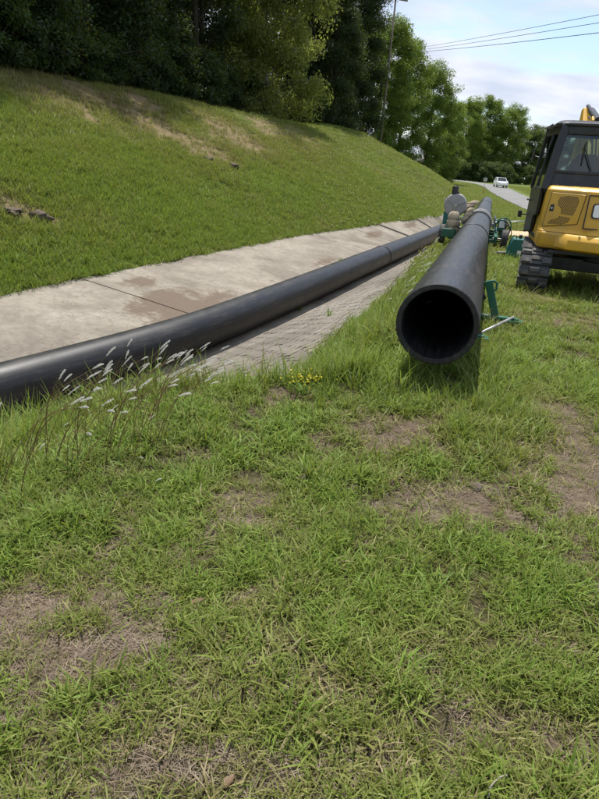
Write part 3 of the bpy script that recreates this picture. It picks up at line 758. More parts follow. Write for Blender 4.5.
# ------------------------------------------------------------------ excavator
def excavator():
    piv = np.array((4.55, 9.60)); g = g1(3.4, 8.9)
    root = empty('excavator', (piv[0], piv[1], g), -R(14)); tag(root, 'yellow compact excavator with black cab parked on the grass', 'excavator', )
    Y, K = 'machine_yellow', 'machine_black'
    # ---- undercarriage, turned a little against the house
    ua = -R(5); ur = Matrix.Rotation(ua, 4, 'Z')
    def up(x, y, z): v = ur @ Vector((x, y, z)); return np.array(v)
    UX, UY = up(1, 0, 0), up(0, 1, 0); UM = np.stack([UX, UY, (0, 0, 1)], 1)
    rr, half = .27, .93
    path = []                                        # stadium centre line (y, z, angle)
    n_pad = 34; per = 2*(2*half)+2*math.pi*rr
    def stad(q):
        q %= per
        if q < 2*half: return (-half+q, .03, 0)
        q -= 2*half
        if q < math.pi*rr: t = q/rr; return (half+rr*math.sin(t), .03+rr-rr*math.cos(t), t)
        q -= math.pi*rr
        if q < 2*half: return (half-q, .03+2*rr, math.pi)
        q -= 2*half; t = q/rr; return (-half-rr*math.sin(t), .03+rr+rr*math.cos(t), math.pi+t)
    w = .43
    pad = MB(); pad.box((0, 0, 0), (w, .125, .03)); pad.box((-.145, .022, -.028), (.125, .062, .034)); pad.box((0, -.024, -.028), (.13, .062, .034)); pad.box((.145, .022, -.028), (.125, .062, .034))
    padme = None
    for sx in (-1, 1):
        cx = sx*.885
        belt = MB(); N_ = 60; V = []; 
        for k in range(N_):
            y, z, t = stad(per*k/N_); nrm = np.array((0, math.sin(t), -math.cos(t)))
            for o_ in (-.02, .02):
                for xx in (-w/2+.02, w/2-.02): V.append(up(cx+xx, y, z)+ (UY*nrm[1]+np.array((0, 0, nrm[2])))*(-o_-.03))
        Fc = []
        for k in range(N_):
            a, b = 4*k, 4*((k+1) % N_); Fc += [(a, a+1, b+1, b), (a+2, b+2, b+3, a+3), (a, b, b+2, a+2), (a+1, a+3, b+3, b+1)]
        track = mk('track', MB().add(V, Fc), 'rubber', root)
        for k in range(n_pad):
            y, z, t = stad(per*(k+.3)/n_pad)
            if padme is None:
                po = mk('track_pad', pad, 'rubber_worn', track, bevel=.006); padme = po
            else:
                po = padme.copy(); link(po, track)
            M = ur @ Matrix.Translation((cx, y, z)) @ Matrix.Rotation(t, 4, 'X'); po.matrix_local = M
        for y in (-half, half): mk('track_wheel', MB().lathe([(.05, -.13), (.215, -.13), (.215, .13), (.05, .13)], up(cx, y, .03+rr), UX, 26), K, track)
        for y in np.linspace(-.6, .6, 4): mk('track_roller', MB().lathe([(.04, -.12), (.10, -.12), (.10, .12), (.04, .12)], up(cx, y, .16), UX, 16), K, track)
        mk('track_frame', MB().box(up(cx, 0, .31), (.20, 1.5, .17), UM), Y, root, bevel=.02)
    mk('undercarriage', MB().box(up(0, 0, .36), (1.5, .75, .20), UM).lathe([(.2, 0), (.42, 0), (.42, .22), (.2, .22)], (0, 0, .42), (0, 0, 1), 32), K, root, bevel=.015)
    mk('dozer_blade', MB().prism([(0, 0), (.06, 0), (.02, .2), (.08, .45), (.02, .45), (-.05, .2)], up(-1.08, 1.62, .05), UY, (0, 0, 1), 2.16), Y, root, bevel=.01)
    for x in (-.45, .45): mk('blade_arm', MB().bar(up(x, .3, .33), up(x, 1.62, .25), .1, .12), Y, root, bevel=.01)
    # ---- house: plan outline (half-rounded tail made of facets) lofted through several levels
    PL = [(-1.03, .62), (-1.05, -.84), (-1.045, -.92), (-1.015, -.975), (-.42, -1.25), (-.12, -1.33), (.12, -1.33), (.42, -1.25), (1.015, -.975), (1.045, -.92), (1.05, -.84), (1.05, 1.0), (.30, 1.0), (.24, .62)]
    def level(z, ins, tail=0):
        out = []
        for x, y in PL:
            L = math.hypot(x, y); k = max(0., min(1., (-y-.3)/.7))
            out.append((x*(1-ins/1.05), y*(1-ins/1.3)-tail*k, z))
        return out
    LV = [(.62, .10, 0), (.645, .045, .02), (.70, .028, .035), (.83, .026, .045), (.865, .03, .03), (.895, .034, -.02), (.93, .036, -.035), (1.44, .05, -.06), (1.485, .075, -.085), (1.50, .12, -.12)]
    V = []; n = len(PL)
    for z, i_, t_ in LV: V += level(z, i_, t_)
    Fc = [(a*n+k, a*n+(k+1) % n, (a+1)*n+(k+1) % n, (a+1)*n+k) for a in range(len(LV)-1) for k in range(n)]
    Fc += [tuple(range(n))[::-1], tuple((len(LV)-1)*n+k for k in range(n))]
    mk('body', MB().add(V, Fc), Y, root, bevel=.012, seg=3)
    mk('turntable_skirt', MB().box((0, -.1, .595), (1.7, 1.9, .06)), K, root, bevel=.01)
    # facet frames between level z=.93 and z=1.44
    def facet(a, b):
        i0, i1 = 6, 7
        A0 = np.array(V[i0*n+a]); B0 = np.array(V[i0*n+b]); A1 = np.array(V[i1*n+a])
        ax = (B0-A0)/np.linalg.norm(B0-A0); upd = A1-A0; upd = upd-ax*(upd@ax); ay = upd/np.linalg.norm(upd); return A0, ax, ay, np.linalg.norm(B0-A0)
    def panel(fr, poly, lift, mat, name, parent, depth=None, bevel=0):
        A0, ax, ay, L = fr; nz_ = np.cross(ax, ay); 
        if depth is None: depth = lift
        return mk(name, MB().prism(poly, A0+nz_*(lift-depth), ax, ay, depth), mat, parent, bevel=bevel)
    def inside(p, poly):
        c = False; j = len(poly)-1
        for i in range(len(poly)):
            if (poly[i][1] > p[1]) != (poly[j][1] > p[1]) and p[0] < (poly[j][0]-poly[i][0])*(p[1]-poly[i][1])/(poly[j][1]-poly[i][1])+poly[i][0]: c = not c
            j = i
        return c
    def door(a, b, mirror=False):
        fr = facet(a, b); L = fr[3]; m = (lambda P: [(L-x*.86, z) for x, z in P][::-1]) if mirror else (lambda P: [(x*.86, z) for x, z in P])
        out = m([(.0, .0), (L-.09, .075), (L-.05, .47), (.035, .475)])
        d = panel(fr, out, .014, Y, 'engine_door', root, .03, .008)
        seam = MB(); P = out
        for i in range(4):
            p, q = P[i], P[(i+1) % 4]; A0, ax, ay, _ = fr; nz_ = np.cross(ax, ay)
            seam.bar(A0+ax*p[0]+ay*p[1]+nz_*.002, A0+ax*q[0]+ay*q[1]+nz_*.002, .012, .010, upv=nz_)
        mk('door_seam', seam, K, d)
        v1 = m([(.18, .30), (.24, .27), (.255, .195), (.45, .185), (.475, .25), (.495, .385), (.46, .43), (.30, .44), (.18, .41), (.165, .36)])
        v2 = m([(.08, .045), (.30, .05), (.39, .085), (.43, .15), (.24, .16), (.19, .12), (.10, .09)])
        for poly in (v1, v2):
            vt = panel(fr, poly, .0155, K, 'vent', d, .004)
            A0, ax, ay, _ = fr; nz_ = np.cross(ax, ay); g_ = MB()
            xs = [p[0] for p in poly]; zs = [p[1] for p in poly]
            for dirn in (1, -1):
                for c_ in np.arange(-1.2, 1.8, .03):
                    run = []
                    for tt in np.arange(min(xs), max(xs), .006):
                        zz = c_ + dirn*tt*.9
                        if inside((tt, zz), poly): run.append((tt, zz))
                        else:
                            if len(run) > 2: g_.bar(A0+ax*run[0][0]+ay*run[0][1]+nz_*.0165, A0+ax*run[-1][0]+ay*run[-1][1]+nz_*.0165, .006, .006, upv=nz_)
                            run = []
                    if len(run) > 2: g_.bar(A0+ax*run[0][0]+ay*run[0][1]+nz_*.0165, A0+ax*run[-1][0]+ay*run[-1][1]+nz_*.0165, .006, .006, upv=nz_)
            mk('vent_grille', g_, Y, vt)
        la = m([(.055, .215), (.125, .22), (.12, .315), (.065, .31)])
        lt = panel(fr, la, .02, K, 'latch', d, .012, .003)
        panel(fr, m([(.085, .25), (.10, .25), (.105, .27), (.08, .27)]), .022, 'label_white', 'keyhole', lt, .004)
    door(3, 4); door(7, 8, True)
    fr = facet(4, 7); L = fr[3]
    # centre panel with the white plate
    cpnl = panel(fr, [(-.075, .03), (L+.075, .03), (L+.075, .47), (-.075, .47)], .016, Y, 'centre_panel', root, .06, .01)
    seam = MB(); A0, ax, ay, _ = fr; nz_ = np.cross(ax, ay); P = [(-.075, .03), (L+.075, .03), (L+.075, .47), (-.075, .47)]
    for i in range(4):
        p, q = P[i], P[(i+1) % 4]; seam.bar(A0+ax*p[0]+ay*p[1]+nz_*.022, A0+ax*q[0]+ay*q[1]+nz_*.022, .014, .02, upv=nz_)
    mk('panel_seam', seam, K, cpnl)
    def rrect(x0, z0, x1, z1, r):
        out = []
        for cx_, cz_, a0 in ((x1-r, z0+r, -90), (x1-r, z1-r, 0), (x0+r, z1-r, 90), (x0+r, z0+r, 180)):
            for k in range(5): q = R(a0+22.5*k); out.append((cx_+r*math.cos(q), cz_+r*math.sin(q)))
        return out
    pl = panel(fr, rrect(-.005, .17, L+.005, .37, .04), .036, 'ink_black', 'name_plate', cpnl, .018)
    panel(fr, rrect(.012, .187, L-.012, .353, .03), .040, 'label_white', 'plate_face', pl, .006)
    # counterweight step
    fr2 = facet(4, 7)
    SP = [(-.84, -1.0), (-.66, -1.31), (-.12, -1.49), (.12, -1.49), (.66, -1.31), (.84, -1.0)]
    mk('counterweight_step', MB().add([(x, y, .665) for x, y in SP]+[(x*1.0, y, .80) for x, y in SP]+[(x*.97, y*.955, .87) for x, y in SP], [tuple(range(6))[::-1]]+[(a*6+k, a*6+(k+1) % 6, (a+1)*6+(k+1) % 6, (a+1)*6+k) for a in (0, 1) for k in range(6)]+[tuple(12+k for k in range(6))]), Y, root, bevel=.016)
    # ---- cab (left half), tapered inwards at the top
    z0, z1 = 1.42, 2.31
    BL = {'rl': (-1.03, -.66), 'rr': (.03, -.72), 'fl': (-1.06, .86), 'fr': (.03, .86)}
    TL = {'rl': (-.90, -.50), 'rr': (-.02, -.55), 'fl': (-1.0, .66), 'fr': (-.04, .66)}
    def cp(k, z): t = (z-z0)/(z1-z0); return np.array((BL[k][0]*(1-t)+TL[k][0]*t, BL[k][1]*(1-t)+TL[k][1]*t, z))
    cab = mk('cab_frame', MB().bar(cp('rl', z0), cp('rl', z1), .11, .12, (0, 1, 0)).bar(cp('rr', z0), cp('rr', z1), .09, .11, (0, 1, 0)).bar(cp('fl', z0), cp('fl', z1), .075, .08, (0, 1, 0)).bar(cp('fr', z0), cp('fr', z1), .075, .08, (0, 1, 0))
             .bar(cp('rl', z1-.06), cp('rr', z1-.06), .09, .13).bar(cp('rl', 1.68), cp('rr', 1.68), .06, .05).bar(cp('fl', z1-.04), cp('fr', z1-.04), .08, .10).bar(cp('rl', z1-.05), cp('fl', z1-.05), .08, .10).bar(cp('rr', z1-.05), cp('fr', z1-.05), .08, .10)
             .bar(cp('fr', z0+.05), cp('rr', z0+.05), .06, .10).bar((-1.05, .15, 1.4), (-.95, .10, z1-.05), .07, .09, (0, 1, 0)), K, root, bevel=.015)
    # rear lower bulkhead
    mk('rear_bulkhead', MB().add([cp('rl', 1.40)+(.0, -.02, 0), cp('rr', 1.40)+(0, -.02, 0), cp('rr', 1.68)+(0, -.02, 0), cp('rl', 1.68)+(0, -.02, 0), cp('rl', 1.40)+(0, .05, 0), cp('rr', 1.40)+(0, .05, 0), cp('rr', 1.68)+(0, .05, 0), cp('rl', 1.68)+(0, .05, 0)],
       [(0, 1, 2, 3), (7, 6, 5, 4), (0, 4, 5, 1), (3, 2, 6, 7), (0, 3, 7, 4), (1, 5, 6, 2)]), K, root, bevel=.006)
    # roof: slightly domed slab with rounded corners
    RP_ = [(-1.03, .72), (-1.02, -.40), (-.97, -.53), (-.86, -.60), (-.05, -.64), (.02, -.58), (.04, -.45), (.02, .72)]
    Vr = [(x, y, 2.295) for x, y in RP_]+[(x, y, 2.335) for x, y in RP_]+[(x*.9-.05, y*.86, 2.375) for x, y in RP_]; m_ = len(RP_)
    mk('roof', MB().add(Vr, [tuple(range(m_))[::-1]]+[(a*m_+k, a*m_+(k+1) % m_, (a+1)*m_+(k+1) % m_, (a+1)*m_+k) for a in (0, 1) for k in range(m_)]+[tuple(2*m_+k for k in range(m_))]), K, root, bevel=.012)
    def pane(name, a, b, za, zb_, parent, out):
        A, B, Cc, D = cp(a, za), cp(b, za), cp(b, zb_), cp(a, zb_)
        def lerp(p, q, t): return p+(q-p)*t
        A2, B2, C2, D2 = lerp(A, B, .03), lerp(A, B, .97), lerp(D, Cc, .97), lerp(D, Cc, .03); o = np.array(out)*.012
        return mk(name, MB().add([A2, B2, C2, D2, A2+o, B2+o, C2+o, D2+o], [(0, 1, 2, 3), (7, 6, 5, 4), (0, 4, 5, 1), (1, 5, 6, 2), (2, 6, 7, 3), (3, 7, 4, 0)]), 'cab_glass', parent)
    pane('rear_window', 'rl', 'rr', 1.70, 2.22, root, (0, -1, 0)); pane('front_window', 'fl', 'fr', 1.2, 2.25, root, (0, 1, 0))
    pane('side_window', 'fl', 'rl', 1.45, 2.24, root, (-1, 0, 0)); pane('side_window', 'rr', 'fr', 1.5, 2.24, root, (1, 0, 0))
    # door below the glass, black, reaching down beside the yellow body
    dr = MB()
    for za, zb_ in ((.80, 1.46),): dr.prism([(-.16, za), (.84, za-.10), (.90, zb_), (-.60, zb_), (-.55, za+.28), (-.22, za+.22)], (-1.075, 0, 0), (0, 1, 0), (0, 0, 1), .05)
    cd_ = mk('cab_door', dr, K, root, bevel=.012)
    mk('door_handle', MB().tube([(-1.10, .20, 1.25), (-1.15, .22, 1.25), (-1.15, .36, 1.25), (-1.10, .38, 1.25)], .012, 8), K, cd_, smooth=True)
    mk('cab_floor', MB().prism([(-1.02, -.5), (.02, -.5), (.02, .9), (-1.02, .9)], (0, 0, .72), (1, 0, 0), (0, 1, 0), .06), K, root, bevel=.01)
    mk('work_light', MB().tube([(-1.05, .82, 1.0), (-1.16, .9, .98)], .012, 8).box((-1.18, .9, .99), (.06, .09, .11)), K, root, bevel=.006)
    mk('mirror', MB().tube([(-1.04, .82, 1.9), (-1.12, .86, 1.92)], .012, 8).box((-1.15, .86, 1.93), (.03, .12, .2)), K, root, bevel=.006)
    # seat, console, levers
    seat = mk('seat', MB().box((-.50, .02, 1.18), (.50, .50, .16)), 'seat_cloth', root, bevel=.04)
    mk('backrest', MB().prism([(-.22, 0), (.22, 0), (.25, .30), (.20, .62), (.12, .72), (-.12, .72), (-.20, .62), (-.25, .30)], (-.50, -.22, 1.24), (1, 0, 0), (0, -.12, .99), .12), 'seat_cloth', seat, bevel=.03)
    mk('console', MB().box((-.86, .1, 1.2), (.16, .6, .2)).box((-.14, .1, 1.2), (.16, .6, .2)), K, root, bevel=.02)
    mk('control_lever', MB().tube([(-.86, .35, 1.28), (-.86, .42, 1.55)], .02, 8).tube([(-.14, .35, 1.28), (-.14, .42, 1.55)], .02, 8), K, root)
    for x, y in ((-.93, -1.02), (-.62, -1.135), (-.36, -1.215)):
        mk('bolt', MB().lathe([(.018, 0), (.018, .012), (.008, .016)], (x*.975, y*.985+.02, 1.497), (0, 0, 1), 8), K, root)
    mk('body_seam', MB().add([(x*1.003, y*1.003-(.052 if y < -.7 else 0), z) for z in (.872, .880) for x, y in PL[1:10]], [(k, k+1, 9+k+1, 9+k) for k in range(8)]), K, root)
    mk('rear_wiper', MB().tube([(-.46, -.70, 1.72), (-.62, -.655, 2.05)], .008, 6).bar((-.60, -.672, 1.80), (-.60, -.632, 2.10), .012, .02), K, root)
    mk('roof_rail', MB().tube([(-1.03, .6, 2.30), (-1.055, .5, 2.33), (-1.05, -.2, 2.33), (-1.02, -.32, 2.30)], .012, 8), K, root, smooth=True)
    # hood on the right of the cab
    mk('hood', MB().prism([(-1.1, 0), (.95, 0), (.9, .12), (-.4, .14), (-.95, .08)], (.12, 0, 1.47), (0, 1, 0), (0, 0, 1), .86), Y, root, bevel=.03)
    # ---- boom, stick, bucket with cylinders, on a swing post in front
    bx_ = -.16
    mk('swing_post', MB().box((bx_+.1, 1.20, .78), (.42, .55, .62)), Y, root, bevel=.04)
    bx = bx_+.1
    def plate(pts, x, w_): return MB().prism(pts, (x-w_/2, 0, 0), (0, 1, 0), (0, 0, 1), w_)
    boom = [(1.18, .95), (1.42, .86), (1.78, 1.5), (2.35, 2.12), (3.3, 2.44), (3.30, 2.66), (2.9, 2.66), (2.15, 2.44), (1.50, 1.80), (1.22, 1.35)]
    mk('boom', plate(boom, bx, .24), Y, root, bevel=.02)
    lug = MB()
    for sx in (-.10, .10): lug.add(*(lambda q: (q.v, q.f))(MB().prism([(2.0, 2.33), (2.3, 2.44), (2.26, 2.63), (2.16, 2.68), (2.05, 2.61)], (bx+sx-.02, 0, 0), (0, 1, 0), (0, 0, 1), .04)))
    mk('cylinder_lug', lug, Y, root, bevel=.006)
    mk('stick_cylinder', MB().tube([(bx, 2.16, 2.61), (bx, 3.15, 2.86)], .062, 14).tube([(bx, 3.1, 2.85), (bx, 3.72, 3.0)], .035, 12), K, root, smooth=False)
    for sx in (-.22, .22):
        mk('boom_cylinder', MB().tube([(bx+sx, 1.40, .95), (bx+sx, 1.92, 1.62)], .05, 14).tube([(bx+sx, 1.9, 1.6), (bx+sx, 2.25, 1.98)], .03, 10), Y, root)
    stick = [(3.22, 2.52), (3.60, 2.96), (3.82, 2.94), (3.85, 2.5), (3.70, 1.15), (3.52, 1.1), (3.42, 2.0)]
    mk('stick', plate(stick, bx, .18), Y, root, bevel=.015)
    mk('bucket_cylinder', MB().tube([(bx, 3.92, 2.7), (bx, 3.88, 1.9)], .045, 12).tube([(bx, 3.88, 1.9), (bx, 3.85, 1.45)], .028, 10), K, root)
    mk('bucket_link', MB().bar((bx, 3.85, 1.45), (bx, 3.62, 1.38), .16, .05).bar((bx, 3.85, 1.45), (bx, 3.80, 1.05), .14, .05), K, root, bevel=.005)
    bk = [(3.50, 1.15), (3.90, 1.10), (3.98, .75), (3.85, .35), (3.55, .10), (3.15, .04), (3.10, .10), (3.42, .25), (3.60, .50), (3.55, .85)]
    b_ = mk('bucket', plate(bk, bx, .62), K, root, bevel=.012)
    for k in range(4): mk('bucket_tooth', MB().prism([(0, 0), (-.14, -.015), (0, .05)], (bx-.29+.16*k, 3.14, .04), (0, 1, 0), (0, 0, 1), .09), 'steel', b_)
    for k in range(3):
        P = catmull([(bx-.08+.06*k, 1.5, 1.95), (bx-.08+.06*k, 1.7, 2.2), (bx-.08+.06*k, 2.15, 2.56), (bx-.08+.06*k, 2.8, 2.72)], 6)
        mk('hose', MB().tube(P, .015, 6), 'wire_black', root, smooth=True)
excavator()

# ------------------------------------------------------------------ grass (uncountable: instanced tufts on computed points)
def blades(n, hmin, hmax, wid, spread, lean, curl, seed, nseg=3, flat=False):
    r = np.random.default_rng(seed); V = []; Q = []; sh = []
    for i in range(n):
        a = r.uniform(0, 2*math.pi); rad = spread*math.sqrt(r.uniform()); bx, by = rad*math.cos(a), rad*math.sin(a)
        h = r.uniform(hmin, hmax); d = r.uniform(0, 2*math.pi); ln = r.uniform(*lean); cu = r.uniform(*curl)
        dx, dy = math.cos(d), math.sin(d); px, py = -dy, dx; w = wid*r.uniform(.6, 1.25); s_ = r.uniform(.62, 1.18); o = len(V)
        th = ln; x, z = 0., 0.
        for k in range(nseg+1):
            t = k/nseg; ww = w*(1-.15*t)*(1-t**2.2)+.0004
            zz = z if not flat else max(z*.25, .002)+.004*r.uniform()
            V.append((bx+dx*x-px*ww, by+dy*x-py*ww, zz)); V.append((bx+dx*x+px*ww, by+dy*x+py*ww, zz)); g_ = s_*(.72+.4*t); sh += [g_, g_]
            x += math.sin(th)*h/nseg; z += math.cos(th)*h/nseg; th += cu/nseg
        for k in range(nseg): q = o+2*k; Q.append((q, q+1, q+3, q+2))
    return np.array(V), np.array(Q), np.array(sh)
def protos(key, specs, mat):
    c = bpy.data.collections.new(key)
    for i, sp in enumerate(specs):
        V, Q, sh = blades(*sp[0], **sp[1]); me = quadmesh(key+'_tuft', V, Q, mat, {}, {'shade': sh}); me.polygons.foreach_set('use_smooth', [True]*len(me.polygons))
        o = bpy.data.objects.new(key+'_tuft_%d' % i, me); c.objects.link(o)
    return c
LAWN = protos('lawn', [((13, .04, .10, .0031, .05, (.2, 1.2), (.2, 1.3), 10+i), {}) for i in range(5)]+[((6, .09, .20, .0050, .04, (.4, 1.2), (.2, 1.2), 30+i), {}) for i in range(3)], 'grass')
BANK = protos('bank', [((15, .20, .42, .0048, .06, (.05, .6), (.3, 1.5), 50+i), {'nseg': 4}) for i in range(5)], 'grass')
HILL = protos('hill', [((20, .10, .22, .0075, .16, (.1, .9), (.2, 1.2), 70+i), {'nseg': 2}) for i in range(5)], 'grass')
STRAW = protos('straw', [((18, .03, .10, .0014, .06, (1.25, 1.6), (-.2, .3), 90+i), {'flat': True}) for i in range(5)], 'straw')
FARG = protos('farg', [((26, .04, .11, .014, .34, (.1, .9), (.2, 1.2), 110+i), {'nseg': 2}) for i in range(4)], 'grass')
def gn_group():
    g = bpy.data.node_groups.new('scatter', 'GeometryNodeTree')
    g.interface.new_socket('Geometry', in_out='INPUT', socket_type='NodeSocketGeometry'); g.interface.new_socket('Collection', in_out='INPUT', socket_type='NodeSocketCollection')
    g.interface.new_socket('Geometry', in_out='OUTPUT', socket_type='NodeSocketGeometry')
    i = g.nodes.new('NodeGroupInput'); o = g.nodes.new('NodeGroupOutput'); ci = g.nodes.new('GeometryNodeCollectionInfo')
    ci.inputs['Separate Children'].default_value = True; ci.inputs['Reset Children'].default_value = True
    iop = g.nodes.new('GeometryNodeInstanceOnPoints'); iop.inputs['Pick Instance'].default_value = True
    def na(n, t): q = g.nodes.new('GeometryNodeInputNamedAttribute'); q.data_type = t; q.inputs['Name'].default_value = n; return q.outputs['Attribute']
    L = g.links.new
    L(i.outputs['Geometry'], iop.inputs['Points']); L(i.outputs['Collection'], ci.inputs['Collection']); L(ci.outputs[0], iop.inputs['Instance'])
    L(na('idx', 'INT'), iop.inputs['Instance Index']); L(na('rot', 'FLOAT_VECTOR'), iop.inputs['Rotation']); L(na('scl', 'FLOAT_VECTOR'), iop.inputs['Scale'])
    L(iop.outputs[0], o.inputs[0]); return g
GN = gn_group()
def scatter(name, P, coll, nvar, scale, tint, label, tilt=.12, seed=0, idx=None):
    r = np.random.default_rng(seed); n = len(P); me = bpy.data.meshes.new(name); me.vertices.add(n); me.vertices.foreach_set('co', np.asarray(P, np.float32).ravel())
    rot = np.stack([r.normal(0, tilt, n), r.normal(0, tilt, n), r.uniform(0, 6.283, n)], 1)
    sc = np.stack([scale*r.uniform(.85, 1.15, n), scale*r.uniform(.85, 1.15, n), scale*r.uniform(.8, 1.25, n)], 1)
    me.attributes.new('idx', 'INT', 'POINT').data.foreach_set('value', (r.integers(0, nvar, n) if idx is None else idx).astype(np.int32))
    me.attributes.new('rot', 'FLOAT_VECTOR', 'POINT').data.foreach_set('vector', rot.astype(np.float32).ravel())
    me.attributes.new('scl', 'FLOAT_VECTOR', 'POINT').data.foreach_set('vector', sc.astype(np.float32).ravel())
    me.attributes.new('tint', 'FLOAT', 'POINT').data.foreach_set('value', np.clip(tint, 0, 1).astype(np.float32))
    o = link(bpy.data.objects.new(name, me)); m = o.modifiers.new('scatter', 'NODES'); m.node_group = GN
    for it in GN.interface.items_tree:
        if it.item_type == 'SOCKET' and it.in_out == 'INPUT' and it.name == 'Collection': m[it.identifier] = coll
    tag(o, label, 'grass', kind='stuff'); return o
def in_view(x, y, z, mx=60, my=80):
    d = np.stack([x, y, z-H], 1); t = d@FW; px = CX+F*(d@RT)/np.maximum(t, .01); py = CY-F*(d@UPV)/np.maximum(t, .01)
    return (t > .2) & (px > -mx) & (px < 599+mx) & (py > -200) & (py < 799+my)
def pts(x0, x1, y0, y1, dens, seed):
    r = np.random.default_rng(seed); n = int((x1-x0)*(y1-y0)*dens); return r.uniform(x0, x1, n), r.uniform(y0, y1, n), r
NOGRASS = []                                              # (x, y, r) kept clear
# --- near lawn, denser towards the camera
LX, LY, LS, LT, LI = [], [], [], [], []
for (y0, y1, x0, x1, dens, sc) in [(.5, 2.6, -3.0, 3.0, 1750, .72), (2.6, 5.0, -3.5, 4.5, 1000, .88), (5.0, 8.5, -2.5, 6.5, 480, 1.05), (8.5, 14, 0, 10, 190, 1.35)]:
    x, y, r = pts(x0, x1, y0, y1, dens, int(y0*10)+1)
    s, v = to_sv(x, y); b = bare(x, y); clump = fbm(x, y, 5.5, 3, 55); big = fbm(x, y, .9, 3, 58)
    keep = (v < vn(s)-.12) & (r.uniform(size=len(x)) < np.clip(1.10-.88*b, .20, 1)*np.clip(-.22+2.05*clump, .16, 1.0)) & (road_dist(x, y) > 3.5)
    x, y, b, clump, big = x[keep], y[keep], b[keep], clump[keep], big[keep]; z = gz(x, y); k = in_view(x, y, z); x, y, z, b, clump, big = x[k], y[k], z[k], b[k], clump[k], big[k]
    rr = np.random.default_rng(int(y0*10)+5); n = len(x); s, v = to_sv(x, y)
    tall = np.exp(-((vn(s)-.7-v)/.7)**2)
    tall = np.maximum(tall, .6*np.exp(-(((x-1.35)/.9)**2+((y-4.3)/1.2)**2)))          # long unmown growth round the pipe end
    LX.append(x); LY.append(np.stack([y, z], 1)); LS.append(sc*(.65+.75*clump)*(1-.35*b)*(1+.5*tall))
    LT.append(.76+.55*(big-.5)+.45*(clump-.5)-.50*b+rr.normal(0, .17, n)+.14*tall-.42*(rr.uniform(size=n) < .10))
    LI.append(np.where(rr.uniform(size=n) < .19+.22*tall, rr.integers(5, 8, n), rr.integers(0, 5, n)))
lx = np.concatenate(LX); lyz = np.concatenate(LY); P = np.column_stack([lx, lyz])
scatter('lawn_grass', P, LAWN, 8, np.concatenate(LS), np.concatenate(LT), 'patchy mown green grass of the verge', idx=np.concatenate(LI), seed=1)
# --- dead straw between the blades
x, y, r = pts(-3, 5, .5, 7, 1150, 31); s, v = to_sv(x, y); b = bare(x, y); n2 = fbm(x, y, 2.3, 3, 66)
keep = (v < vn(s)-.1) & (r.uniform(size=len(x)) < np.clip(.14+.80*b+1.0*(n2-.5), .05, .9)); x, y = x[keep], y[keep]; z = gz(x, y); k = in_view(x, y, z); x, y, z = x[k], y[k], z[k]
scatter('dead_straw', np.column_stack([x, y, z+.004]), STRAW, 5, np.random.default_rng(8).uniform(.3, .75, len(x)), np.random.default_rng(9).uniform(0, 1, len(x)), 'brown dry straw matted between the green blades', tilt=.08, seed=3)
# --- tall unmown grass on the bank above the channel
x, y, r = pts(-5, 9, .8, 26, 300, 41); s, v = to_sv(x, y); e = vn(s)-v; near = fbm(x, y, 2.0, 3, 71)
w = np.where(s < -.9, np.exp(-((e-.6)/.85)**2), np.exp(-((e-.36)/.5)**2)*.9) ; w = w*np.clip(2.6*(near-.22), 0, 1.2)
w = np.maximum(w, .75*np.exp(-(((x-1.25)/.55)**2+((y-4.4)/.9)**2)))
pd = (x-PE[0])*PR[0]+(y-PE[1])*PR[1]; pl_ = (x-PE[0])*PU[0]+(y-PE[1])*PU[1]
keep = (e > .03) & (r.uniform(size=len(x)) < w) & (bare(x, y) < .6) & ~((abs(pd) < .42) & (pl_ > -.22)); x, y, s, e = x[keep], y[keep], s[keep], e[keep]; z = gz(x, y); k = in_view(x, y, z); x, y, z, s, e = x[k], y[k], z[k], s[k], e[k]
sc = np.where(s < -.9, np.where(e < .35, .5, .95), np.where(e < .3, .5, .74))*np.random.default_rng(4).uniform(.6, 1.15, len(x)); pe = np.exp(-(((x-1.25)/.55)**2+((y-4.4)/.9)**2)); sc = np.where((e > 1.9), sc*.6, sc)
scatter('bank_grass', np.column_stack([x, y, z]), BANK, 5, sc, .80+np.random.default_rng(5).normal(0, .16, len(x))-.5*(np.random.default_rng(6).uniform(size=len(x)) < .12), 'tall unmown grass on the lip of the channel', seed=5)
# --- embankment
HX = []
for (sa, sb, va, vbx, dens) in [(-6, 12, .4, 8, 190), (-6, 24, 6, 14, 90), (12, 30, -1.6, 8, 110)]:
    r = np.random.default_rng(int(sa*7+va*13+400)); n = int((sb-sa)*(vbx-va)*dens); s, v = r.uniform(sa, sb, n), r.uniform(va, vbx, n); x, y = to_xy(s, v)
    b = bare(x, y); m = fbm(x, y, .5, 3, 88)
    over = (fbm(s, s*0, 1.6, 4, 77)-.5)*.30
    keep = (v > vf(s)+over-.02) & (r.uniform(size=n) < np.clip(1.0-1.0*b, .07, 1)); x, y, b, m, s, v = x[keep], y[keep], b[keep], m[keep], s[keep], v[keep]
    z = gz(x, y); k = in_view(x, y, z); HX.append(np.column_stack([x, y, z, b, m, v-vf(s)])[k])
Hh = np.concatenate(HX); rr = np.random.default_rng(77); n = len(Hh)
tint = .84-.28*sstep(2, 9, Hh[:, 5])+.55*(Hh[:, 4]-.5)-.6*Hh[:, 3]+rr.normal(0, .15, n)-.3*(rr.uniform(size=n) < .08)
scatter('embankment_grass', Hh[:, :3], HILL, 5, rr.uniform(.75, 1.2, n)*np.where(Hh[:, 5] < .35, .8, 1.0), tint, 'green grass covering the embankment below the trees', seed=7)
